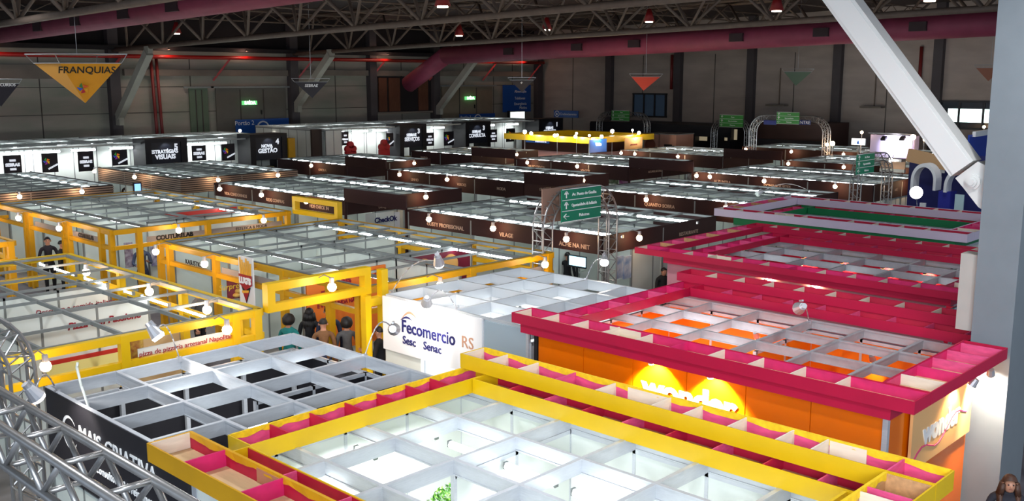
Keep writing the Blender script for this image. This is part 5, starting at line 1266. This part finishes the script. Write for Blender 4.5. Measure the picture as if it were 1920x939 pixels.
MB().tube(q_, (44.5, q_.y, b_.z + .8), .015, 5).build('lamp_arm', steel, tn)
bz = thing('exhibition_stand', 'blue and white stand with big arched letters beside the right column', 'stand', (41, 12.5, 0))
nvy = mat('navy_wall', (26, 30, 96), .5); roy = mat('royal_blue_panel', (10, 60, 170), .45); woodm = mat('tan_wood_edge', (196, 156, 112), .6)
part('navy_wall', bz, nvy, 38.4, 38.5, 10.4, 15.3, 0, 3.85)
part('royal_side_panel', bz, roy, 38.6, 46, 13.2, 13.26, 3.0, 4.6)
MB().bar(on_x(1702, 290, 37.9), on_x(1812, 315, 37.9), .5, .12, (1, 0, 0)).build('tan_canopy_edge', woodm, bz)
MB().bar((38.9, 13.15, 4.62), (46, 13.15, 4.75), .12, .2).build('white_fascia', white, bz); MB().bar((39.0, 14.6, 3.95), (42.0, 13.9, 4.3), .3, .1).build('white_roof_panel', white, bz)
ra, rb = on_x(1760, 358, 36.3), on_x(1780, 388, 36.3); part('royal_block', bz, mat('royal_bright', (40, 44, 150), .5), 36.3, 36.9, rb.y, ra.y, 0, ra.z); part('white_post', bz, white, 36.2, 36.3, 13.75, 13.95, 0, 2.2)
ra, rb = on_x(1791, 364, 35.7), on_x(1806, 386, 35.7); part('pale_screen', bz, mat('pale_cyan_print', (190, 216, 220), .4), 35.7, 35.75, rb.y, ra.y, rb.z - 1, ra.z)
def arc_letter(pc_, r, th0, th1, leg, label, dep=.55):
    c_ = Vector(pc_); mb = MB(); n_ = 18; tk = .1
    P2 = lambda a, rr_, d: c_ + Vector((d, -math.cos(a) * rr_, math.sin(a) * rr_ * 1.35))
    for i in range(n_):
        a0, a1 = th0 + (th1 - th0) * i / n_, th0 + (th1 - th0) * (i + 1) / n_
        for rr_ in (r, r - tk): mb.quad(P2(a0, rr_, 0), P2(a1, rr_, 0), P2(a1, rr_, dep), P2(a0, rr_, dep))
        for d in (0, dep): mb.quad(P2(a0, r, d), P2(a1, r, d), P2(a1, r - tk, d), P2(a0, r - tk, d))
    t = thing('arched_letter', label, 'letter', (c_.x, c_.y, c_.z - leg)); mb.build('curved_band', white, t)
    for a in (th0, th1):
        e = P2(a, r - tk / 2, 0); part('leg', t, white, e.x, e.x + dep, e.y - tk / 2, e.y + tk / 2, c_.z - leg, e.z)
    return t
qc = on_x(1731, 338, 36.6); arc_letter(qc, .46, 0, math.pi, .35, 'white arched letter left of the white cross')
qc = on_x(1796, 352, 36.2); arc_letter(qc, .5, 0, math.pi, .2, 'white arched letter touching the right column bracket', .5)
for y in (qc.y + .5, ): pass
cr_ = thing('cross_emblem', 'small white cross emblem on the navy wall', 'emblem', (38.3, 13.9, 3.0)); qc = on_x(1762, 321, 38.35)
part('cross_bar', cr_, lettw, 38.33, 38.39, qc.y - .18, qc.y + .18, qc.z - .06, qc.z + .06); part('cross_upright', cr_, lettw, 38.32, 38.395, qc.y - .06, qc.y + .06, qc.z - .2, qc.z + .2)
for lb, px, py, X, sz in (('glaring warm lamp above the right rear, left of the white brace', 1712, 257, 53, .14), ('small warm lamp right of the lavender wall', 1733, 262, 53, .07), ('warm lamp above the fourth row, left of the lit white sign', 1561, 269, 53.4, .13), ('warm lamp just left of it above the fourth row', 1551, 271, 53.4, .09),
                          ('white lamp on a curved arm above the lit white sign', 1616, 248, 53.6, .08), ('small lamp glow at the far right behind the brace', 1845, 238, 60, .08)):
    q_ = on_x(px, py, X); t = thing('stand_lamp', lb, 'lamp', (q_.x, q_.y, 0)); MB().ball(q_, sz, 10, 8).build('lit_bulb', bulb_m, t, True); MB().tube((q_.x, q_.y, 0), q_, .02, 6).build('stem', steel, t)

# ------------------------------------------------------------------ things inside the stands
def flat(name, label, cat, axis, c, px0, py0, px1, py1, m, th=.04, frame=None):
    a_ = (on_x if axis == 'X' else on_y)(px0, py0, c); b_ = (on_x if axis == 'X' else on_y)(px1, py1, c)
    if axis == 'X': mb = MB().box(c - th, c, b_.y, a_.y, b_.z, a_.z)
    else: mb = MB().box(a_.x, b_.x, c - th, c, b_.z, a_.z)
    o = mb.build(name, m); tag(o, label, cat); return o, a_, b_
def flatp(name, label, cat, axis, c, px0, py0, px1, py1, m):
    a_ = on_y(px0, py0, c); b_ = on_y(px1, py1, c); t = thing(name, label, cat, ((a_.x + b_.x) / 2, c, 0)); xm = (a_.x + b_.x) / 2
    part('screen_case', t, panelblk, a_.x - .05, b_.x + .05, c, c + .06, b_.z - .05, a_.z + .05); part('lit_screen', t, m, a_.x, b_.x, c - .02, c, b_.z, a_.z)
    part('post', t, panelblk, xm - .04, xm + .04, c + .01, c + .05, 0, b_.z - .05)
tv = thing('television', 'bright lit television in the corner stand behind the truss arch', 'television', on_x(1082, 502, 21.6))
_, a_, b_ = far_panel('screen_case', 1066, 1100, 476, 504, 21.6, panelblk, tv); far_panel('lit_screen', 1068, 1098, 479, 501, 21.53, screen_m, tv, .02)
part('stand_post', tv, panelblk, 21.55, 21.6, (a_.y + b_.y) / 2 - .03, (a_.y + b_.y) / 2 + .03, 0, b_.z)
ymp = mat('yellow_shirt_print', (224, 196, 40), .7, 0, .2, 4)
for k, (p0_, p1_, y0_, y1_, m, lb) in enumerate(((1028, 1041, 470, 500, ymp, 'yellow shirt hanging leftmost behind the arch'), (1041, 1058, 471, 492, ymp, 'yellow shirt with a dark print hanging behind the arch'), (1030, 1039, 478, 500, mat('navy_cloth', (44, 44, 84), .8), 'navy shirt hanging before the yellow ones'))):
    t = thing('hanging_shirt', lb, 'shirt', on_x((p0_ + p1_) / 2, y1_, 23.0 - k * .1)); xx = 23.0 - k * .12
    a_ = on_x(p0_, y0_, xx); b_ = on_x(p1_, y1_, xx); ym = (a_.y + b_.y) / 2; w_ = a_.y - b_.y
    MB().prism([(xx, b_.y + w_ * .15, b_.z), (xx, a_.y - w_ * .15, b_.z), (xx, a_.y - w_ * .15, a_.z - .25), (xx, a_.y, a_.z - .3), (xx, a_.y - .03, a_.z - .08), (xx, ym + .08, a_.z), (xx, ym - .08, a_.z), (xx, b_.y + .03, a_.z - .08), (xx, b_.y, a_.z - .3), (xx, b_.y + w_ * .15, a_.z - .25)], (.04, 0, 0)).build('cloth', m, t)
    MB().tube((xx + .02, ym, a_.z), (xx + .02, ym, a_.z + .12), .008, 5).build('hook', steel, t)
pm1 = mat('blue_white_poster', (70, 120, 180), .5, scale=3, rgb2=(220, 226, 226)); pm2 = mat('purple_face_poster', (70, 40, 88), .5, scale=6, rgb2=(214, 170, 180)); pm3 = mat('violet_white_poster', (60, 40, 120), .5, scale=5, rgb2=(226, 226, 236))
pm4 = mat('wine_food_poster', (110, 30, 56), .5, scale=2, rgb2=(150, 60, 60)); pm5 = mat('orange_yellow_menu', (220, 190, 90), .5, scale=9, rgb2=(150, 60, 40))
flat('poster', 'blue and white poster on the end wall behind the right arch leg, left one', 'poster', 'Y', 16.24, 1155, 481, 1166, 520, pm1); flat('poster', 'blue and white poster on the end wall behind the right arch leg, right one', 'poster', 'Y', 16.24, 1168, 481, 1181, 520, pm1)
flat('poster', 'purple poster with faces in the left rear yellow block front', 'poster', 'X', 14.75, 155, 452, 194, 480, pm2)
flat('poster', 'violet and white poster right of the suited man', 'poster', 'Y', 28.15, 281, 452, 304, 496, pm3)
flat('poster', 'pale shelf poster behind the suited man', 'poster', 'Y', 28.16, 232, 455, 250, 500, mat('pale_shelf_print', (190, 186, 196), .5, scale=7, rgb2=(90, 60, 90)))
o, a_, b_ = flat('poster', 'wine red food poster with yellow lettering beside the fries sign', 'poster', 'Y', 21.27, 424, 516, 456, 556, pm4)
text('Surpreenda', o, mat('yellow_lettering', (236, 196, 60), .5), ((a_.x + b_.x) / 2, 21.23, a_.z - .35), .2, '-Y', ital=.2)
for k, (px, py) in enumerate(((447, 545), (452, 552), (443, 553), (456, 560))):
    q_ = on_y(px, py, 21.22); MB().ball(q_, .1, 8, 6, .6).build('printed_food', mat('golden_food_print', (226, 180, 90), .5), o, True)
flat('menu_board', 'pale yellow menu board behind the yellow frame post, left', 'menu', 'Y', 15.7, 243, 640, 270, 690, pm5)
flat('menu_board', 'dark menu board with food pictures, between yellow frame posts', 'menu', 'Y', 15.7, 283, 664, 300, 672, mat('dark_food_menu', (60, 24, 22), .5, scale=8, rgb2=(190, 90, 50)))
flat('menu_board', 'long dark food picture board right of the smaller one', 'menu', 'Y', 15.7, 303, 658, 335, 668, MATS['dark_food_menu'])
flat('wall_graphic', 'small white graphic panel lettered in blue on the maroon aisle wall', 'poster', 'Y', 27.6, 684, 401, 704, 440, panelw)
o, a_, b_ = flat('wall_graphic', 'large white graphic panel lettered in blue beside the nearest maroon block', 'poster', 'Y', 27.6, 705, 399, 738, 440, panelw)
text('CheckOk', o, navy, ((a_.x + b_.x) / 2, 27.55, a_.z - .35), .26, '-Y', bold=.008)
flat('wall_graphic', 'narrow white graphic panel with a dark round spot by the maroon corner', 'poster', 'Y', 27.6, 739, 398, 749, 440, mat('white_spot_print', (214, 222, 232), .5, scale=1.5, rgb2=(236, 240, 244)))
flat('poster', 'black and white portrait poster in the third row', 'poster', 'Y', 28.7, 1288, 326, 1300, 338, mat('portrait_print', (30, 28, 30), .5, scale=4, rgb2=(226, 226, 226)))
flat('poster', 'green leafy poster below the third row maroon fascia', 'poster', 'X', 38.7, 1140, 332, 1160, 345, mat('leafy_print', (40, 90, 40), .6, scale=5, rgb2=(190, 200, 170)))
flat('poster', 'pink and violet flower poster below the third row maroon fascia', 'poster', 'X', 38.7, 1162, 334, 1182, 347, mat('flower_print', (200, 170, 190), .6, scale=5, rgb2=(150, 60, 130)))
flatp('television', 'blue lit television between the right white row and a maroon header', 'television', 'Y', 48.0, 793, 284, 803, 296, mat('blue_screen', (120, 170, 240), .4, emit=((120, 170, 250), 1.6)))
flatp('television', 'bright blue white screen at the end of the middle corrugated block aisle', 'television', 'Y', 38.0, 252, 345, 264, 358, MATS['blue_screen'])
# shoe and goods shelf in the nearest maroon block
for k in range(22):
    rr_ = R.random(); q_ = on_x(1030 + (k % 8) * 4.2, 497 + (k // 8) * 6, 22.4); c_ = [(60, 40, 60), (150, 60, 70), (200, 190, 190), (40, 40, 50)][k % 4]
    t = thing('shop_item', 'small patterned goods piled on the rack below the hanging shirts', 'goods', q_, 'goods piled below the hanging shirts'); MB().ball(q_ + Vector((0, 0, .06)), .09, 8, 6, .8).build('bundle', mat('goods_%d' % (k % 4), c_, .8, 0, .3, 20), t, True)
gs = thing('goods_rack', 'low rack carrying piled goods below the hanging shirts', 'rack', on_x(1045, 515, 22.5)); a_ = on_x(1026, 497, 22.4); b_ = on_x(1064, 511, 22.4)
part('shelf_board', gs, panelg, 22.25, 22.6, b_.y - .6, a_.y + .1, a_.z - .05, a_.z - .02); part('shelf_board', gs, panelg, 22.25, 22.6, b_.y - .6, a_.y + .1, a_.z - .25, a_.z - .22); part('shelf_board', gs, panelg, 22.25, 22.6, b_.y - .6, a_.y + .1, a_.z - .45, a_.z - .42)
part('rack_side', gs, panelg, 22.25, 22.6, a_.y + .1, a_.y + .14, 0, a_.z); part('rack_side', gs, panelg, 22.25, 22.6, b_.y - .64, b_.y - .6, 0, a_.z)

# ------------------------------------------------------------------ people
def person(label, x, y, yaw, top, bottom, hair=hair_b, hairlen='short', h=1.72, sit=False, arms='down', lean=0.0, z0=0.05, headpitch=0.0, hairm=None, stride=0.0):
    s_ = h / 1.75
    J = {}; E_ = []; Rd = {}
    def j(n, p, r, par=None):
        J[n] = Vector(p) * s_; Rd[n] = r * s_
        if par: E_.append((par, n))
    hz = .93
    j('pelvis', (0, 0, hz), .135); j('spine', (lean * .3, 0, hz + .22), .125, 'pelvis'); j('chest', (lean * .7, 0, hz + .42), .15, 'spine'); j('upchest', (lean * .9, 0, hz + .52), .11, 'chest')
    j('neck', (lean, 0, hz + .60), .055, 'upchest')
    hx_ = lean + .015 + headpitch * .05
    j('jaw', (hx_ + .012, 0, hz + .655 - headpitch * .02), .068, 'neck'); j('skull', (hx_ + .0, 0, hz + .735 - headpitch * .02), .086, 'jaw'); j('crown', (hx_ - .008, 0, hz + .79 - headpitch * .02), .062, 'skull')
    for sg_, n in ((1, 'l'), (-1, 'r')):
        j('sh' + n, (lean * .85, sg_ * .19, hz + .49), .062, 'upchest')
        if arms == 'down': el = (lean * .8 - .02, sg_ * .25, hz + .2); wr = (lean * .8 + .08, sg_ * .25, hz - .04)
        elif arms == 'fold': el = (lean + .04, sg_ * .27, hz + .24); wr = (lean + .26, sg_ * .07, hz + .24)
        elif arms == 'back': el = (lean - .12, sg_ * .24, hz + .24); wr = (lean - .02, sg_ * .2, hz + .02)
        else: el = (lean + .05, sg_ * .25, hz + .22); wr = (lean + .28, sg_ * .17, hz + .2 + (.1 if n == 'l' else 0))
        j('el' + n, el, .045, 'sh' + n); j('wr' + n, wr, .03, 'el' + n)
        d = (Vector(wr) - Vector(el)).normalized(); side = d.cross(Vector((1, 0, 0)) if abs(d.x) < .7 else Vector((0, 0, 1))).normalized()
        pl = Vector(wr) + d * .075; j('pa' + n, pl, .026, 'wr' + n)
        fwd = side.cross(d).normalized()
        for fi, (o_, L) in enumerate(((-.03, .07), (-.01, .08), (.01, .075), (.03, .06))):
            b1 = pl + side * o_ + d * .03; b2 = b1 + d * L * .5 + fwd * .012; b3 = b2 + d * L * .4 + fwd * .025
            j('f%s%da' % (n, fi), b1, .0095, 'pa' + n); j('f%s%db' % (n, fi), b2, .009, 'f%s%da' % (n, fi)); j('f%s%dc' % (n, fi), b3, .0075, 'f%s%db' % (n, fi))
        t1 = Vector(wr) + d * .035 - side * .035; j('t%sa' % n, t1, .011, 'wr' + n); j('t%sb' % n, t1 + d * .035 - side * .018, .009, 't%sa' % n)
        j('hip' + n, (0, sg_ * .095, hz - .06), .1, 'pelvis')
        st_ = stride * sg_
        if sit: kn = (.44, sg_ * .13, hz - .06); an = (.46, sg_ * .13, hz - .5)
        else: kn = (.02 + st_ * .16, sg_ * .105, hz - .45); an = (-.02 + st_ * .3, sg_ * .1, hz - .85)
        j('kn' + n, kn, .066, 'hip' + n); j('an' + n, an, .042, 'kn' + n)
        j('toe' + n, (an[0] + .17, an[1] + sg_ * .02, an[2] - .035), .034, 'an' + n)
    names = list(J); me = bpy.data.meshes.new('body')
    me.from_pydata([tuple(J[n]) for n in names], [(names.index(a), names.index(b)) for a, b in E_], [])
    ob = bpy.data.objects.new('body', me); COL.objects.link(ob)
    ob.modifiers.new('s', 'SKIN'); sv = me.skin_vertices[0].data
    for i, n in enumerate(names):
        sv[i].radius = (Rd[n], Rd[n] * (.72 if n in ('chest', 'spine', 'pelvis', 'upchest') else 1)); sv[i].use_root = (n == 'pelvis')
        if n in ('chest', 'spine', 'pelvis', 'upchest'): sv[i].radius = (Rd[n] * 1.12, Rd[n] * .8)
    sub = ob.modifiers.new('b', 'SUBSURF'); sub.levels = 1; sub.render_levels = 1
    dg = bpy.context.evaluated_depsgraph_get(); nm = bpy.data.meshes.new_from_object(ob.evaluated_get(dg))
    bpy.data.objects.remove(ob)
    nm.materials.clear()
    for m in (skin, top, bottom, mat('dark_shoe', (28, 26, 26), .5)): nm.materials.append(m)
    zsh = (hz - .85) * s_
    pts = [(n, J[n]) for n in names]
    for p_ in nm.polygons:
        c_ = p_.center; n = min(pts, key=lambda q: (q[1] - c_).length - Rd[q[0]] * .5)[0]
        if n in ('jaw', 'skull', 'crown') or n[0] == 'f' or n[:2] in ('tl', 'tr') and n[:3] != 'toe' or n.startswith('pa') or (n == 'neck' and c_.z > (hz + .6) * s_): k = 0
        elif n.startswith('toe') or (n.startswith('an') and c_.z < (an[2] + .03) * s_): k = 3
        elif n.startswith(('hip', 'kn', 'an')) or (n == 'pelvis' and c_.z < (hz + .0) * s_): k = 2
        else: k = 1
        p_.material_index = k; p_.use_smooth = True
    # face: brow, nose, eyes sockets pushed in and out of the one surface
    hc = J['skull']
    for v in nm.vertices:
        d = v.co - hc
        if d.length < .13 * s_ and d.x > .05 * s_ and abs(d.y) < .018 * s_ and -.045 * s_ < d.z < .0: v.co.x += .016 * s_
        if d.length < .13 * s_ and d.x > .05 * s_ and .018 * s_ < abs(d.y) < .045 * s_ and -.01 * s_ < d.z < .02 * s_: v.co.x -= .006 * s_
    zoff = z0 - ((an[2] - .07) * s_)
    root = thing('person', label, 'person', (x, y, z0)); root.rotation_euler = (0, 0, yaw)
    o = bpy.data.objects.new('body', nm); COL.objects.link(o); o.parent = root; o.location = (0, 0, zoff - z0)
    # features
    f = MB()
    for sg_ in (-1, 1): f.ball(hc + Vector((.074, sg_ * .03, .006)) * s_, .011 * s_, 8, 6)
    fo = f.build('eyes', lettblk); fo.parent = root; fo.location = (0, 0, 0); 
    for v in fo.data.vertices: v.co += OFF[fo.name]
    fo.location = (0, 0, zoff - z0)
    f = MB(); f.ball(hc + Vector((.09, 0, -.018)) * s_, .012 * s_, 6, 6, 1.5)
    for sg_ in (-1, 1): f.ball(hc + Vector((-.005, sg_ * .088, -.012)) * s_, .02 * s_, 8, 6, 1.5)
    fo = f.build('nose_and_ears', skin)
    for v in fo.data.vertices: v.co += OFF[fo.name]
    fo.parent = root; fo.location = (0, 0, zoff - z0)
    f = MB(); f.bar(hc + Vector((.08, -.022, -.055)) * s_, hc + Vector((.08, .022, -.055)) * s_, .008 * s_, .006 * s_); fo = f.build('mouth', mat('lip', (150, 80, 74), .5))
    for v in fo.data.vertices: v.co += OFF[fo.name]
    fo.parent = root; fo.location = (0, 0, zoff - z0)
    if hairlen != 'bald':
        f = MB(); c_ = hc + Vector((-.014, 0, .022)) * s_; rr_ = random.Random(int(abs(x * 100 + y * 10)))
        rad = {'short': .098, 'curly': .15, 'long': .104}[hairlen] * s_; n_ = 14; m_ = 9; base = len(f.v)
        low = {'short': 1.75, 'curly': 2.25, 'long': 1.9}[hairlen]
        ringpts = []
        for i in range(m_ + 1):
            ph = low * i / m_
            for k in range(n_):
                th = 2 * math.pi * k / n_; front = math.cos(th)
                p2 = ph * (1 - .42 * max(0, front)) if hairlen != 'curly' else ph * (1 - .38 * max(0, front))
                r2 = rad * (1 + (.1 * (rr_.random() - .5) if hairlen == 'curly' else .03 * (rr_.random() - .5)))
                f.v.append(c_ + Vector((math.sin(p2) * math.cos(th) * r2 * 1.04, math.sin(p2) * math.sin(th) * r2 * .94, math.cos(p2) * r2)))
        for i in range(m_):
            for k in range(n_):
                q2 = (k + 1) % n_; f.f.append((base + i * n_ + k, base + (i + 1) * n_ + k, base + (i + 1) * n_ + q2, base + i * n_ + q2)); f.mi.append(0)
        if hairlen == 'long':
            for k in range(13):
                th = math.pi * (.36 + 1.28 * k / 12); a0 = c_ + Vector((math.cos(th) * rad * .9, math.sin(th) * rad * .86, -.02 * s_))
                p1_ = a0 + Vector((-.015, math.sin(th) * .03, -.16)) * s_; p2_ = p1_ + Vector((-.01 if math.cos(th) < 0 else .05, 0, -.17 - .03 * rr_.random())) * s_
                f.tube(a0, p1_, .036 * s_, 7, .042 * s_); f.tube(p1_, p2_, .042 * s_, 7, .014 * s_)
        fo = f.build('hair', hair, None, True)
        for v in fo.data.vertices: v.co += OFF[fo.name]
        fo.parent = root; fo.location = (0, 0, zoff - z0)
    return root
C_ = lambda n, rgb: mat('cloth_' + n, rgb, .85, 0, .12, 12)
def at_h(px, py, z): q_ = on_z(px, py, z); return q_.x, q_.y
TOC = lambda x, y: math.atan2(-y, -x)       # facing the viewer
AW = lambda x, y: math.atan2(y, x)
def P(label, px, py, z, yawf, *a, **k):
    x, y = at_h(px, py, z); return person(label, x, y, yawf(x, y) if callable(yawf) else yawf, *a, **k)
blk = C_('black', (24, 24, 28)); nav = C_('navy', (34, 40, 66)); brn = C_('brown', (122, 84, 52)); teal = C_('teal', (20, 120, 118)); gry = C_('grey', (92, 92, 94)); jeans = C_('jeans', (50, 60, 92)); dkr = C_('dark_red', (120, 30, 40))
P('person with curly dark hair in a teal top, leftmost under the yellow frame', 541, 603, 1.6, lambda x, y: AW(x, y) - .5, teal, blk, hair_b, 'curly', h=1.66)
P('person with long black hair in black, second in the group under the yellow frame', 580, 590, 1.62, lambda x, y: AW(x, y) - .3, blk, blk, hair_b, 'long', h=1.7)
P('person in a brown jacket with short dark hair, standing nearest in the group', 606, 610, 1.6, AW, brn, jeans, hair_b, 'short', h=1.68)
P('person in a navy jacket with a white collar, tallest in the group', 616, 586, 1.72, AW, nav, jeans, hair_b, 'short', h=1.8)
P('person with dark hair and grey top, rightmost of the group behind the post', 650, 607, 1.58, AW, gry, blk, hair_b, 'curly', h=1.62)
P('person in black half hidden by the lettered white sign wall', 712, 628, 1.55, lambda x, y: AW(x, y) + 1.2, blk, blk, hair_b, 'short', h=1.66, arms='hold')
P('person in a dark sweater holding papers in the left rear yellow block', 89, 454, 1.7, lambda x, y: TOC(x, y) + .1, C_('charcoal', (38, 32, 40)), blk, hair_b, 'short', h=1.8, arms='fold')
P('person in a dark suit turned sideways at the white partition', 115, 461, 1.66, lambda x, y: TOC(x, y) + 1.3, blk, blk, hair_b, 'short', h=1.76)
P('person in a grey blue jacket behind the yellow corner post', 265, 464, 1.7, TOC, C_('greyblue', (74, 84, 108)), jeans, hair_b, 'short', h=1.8, arms='hold')
P('bald person behind the counter in the middle yellow block', 371, 553, 1.6, lambda x, y: TOC(x, y) + .9, gry, blk, hair_b, 'bald', h=1.7)
P('person in black seen from behind before the lit television', 1064, 483, 1.5, lambda x, y: AW(x, y) - .4, blk, blk, hair_b, 'short', h=1.6)
x, y = at_h(1243, 508, 1.3); person('person seated at a white table right of the grey end wall', x, y, TOC(x, y) + .6, blk, blk, hair_b, 'short', h=1.7, sit=True, arms='hold', headpitch=1)
tb_ = thing('table', 'small white table before the seated person near the magenta canopy', 'table', (x - .35, y - .3, 0)); part('table_top', tb_, white, x - .75, x - .1, y - .6, y + .1, .72, .75); part('table_leg', tb_, steel, x - .45, x - .4, y - .28, y - .23, 0, .72)
st_ = thing('stool', 'stool under the seated person near the magenta canopy', 'stool', (x, y, 0)); MB().tube((x, y, .36), (x, y, .40), .17, 16).build('seat', panelblk, st_); MB().tube((x, y, .02), (x, y, .36), .03, 8).build('post', steel, st_); MB().tube((x, y, 0), (x, y, .02), .16, 16).build('foot', steel, st_)
person('person with long brown hair looking down, lower right corner', *at_h(1892, 903, 1.6), TOC(*at_h(1892, 903, 1.6)) + .2, C_('dark_jacket', (40, 38, 46)), jeans, hair_br, 'long', h=1.66, arms='fold', headpitch=1.0)
sc = MB(); x, y = at_h(1892, 903, 1.6)
x, y = at_h(1909, 745, 1.5); person('person in dark red and jeans walking behind the right column', x + .25, y - .05, AW(x, y) + 1.0, C_('maroon_coat', (92, 40, 50)), C_('dark_jeans', (34, 38, 62)), hair_b, 'short', h=1.76, stride=1.0)
P('person in dark clothes standing near the yellow cabinet', 559, 300, 1.6, TOC, blk, blk, hair_b, 'short', h=1.72)
P('person in dark clothes at the end of the corrugated block aisle', 238, 348, 1.6, TOC, C_('dark_brown', (60, 34, 34)), blk, hair_b, 'short', h=1.72)
P('person with dark hair right of the blue lit television, left one', 807, 291, 1.55, AW, blk, blk, hair_b, 'short', h=1.7)
P('person with dark hair right of the blue lit television, right one', 823, 290, 1.6, AW, gry, blk, hair_b, 'short', h=1.7)
# tables and goods at the lower right aisle
wt = thing('table', 'white table at the right edge behind the column', 'table', (19.3, 5.1, 0)); q_ = on_z(1915, 735, .75)
part('table_top', wt, white, q_.x - .1, q_.x + 1.2, q_.y - .9, q_.y + .35, .72, .76)
for dx in (0, 1.0):
    for dy in (-.8, .2): part('leg', wt, steel, q_.x + dx, q_.x + dx + .04, q_.y + dy, q_.y + dy + .04, 0, .72)
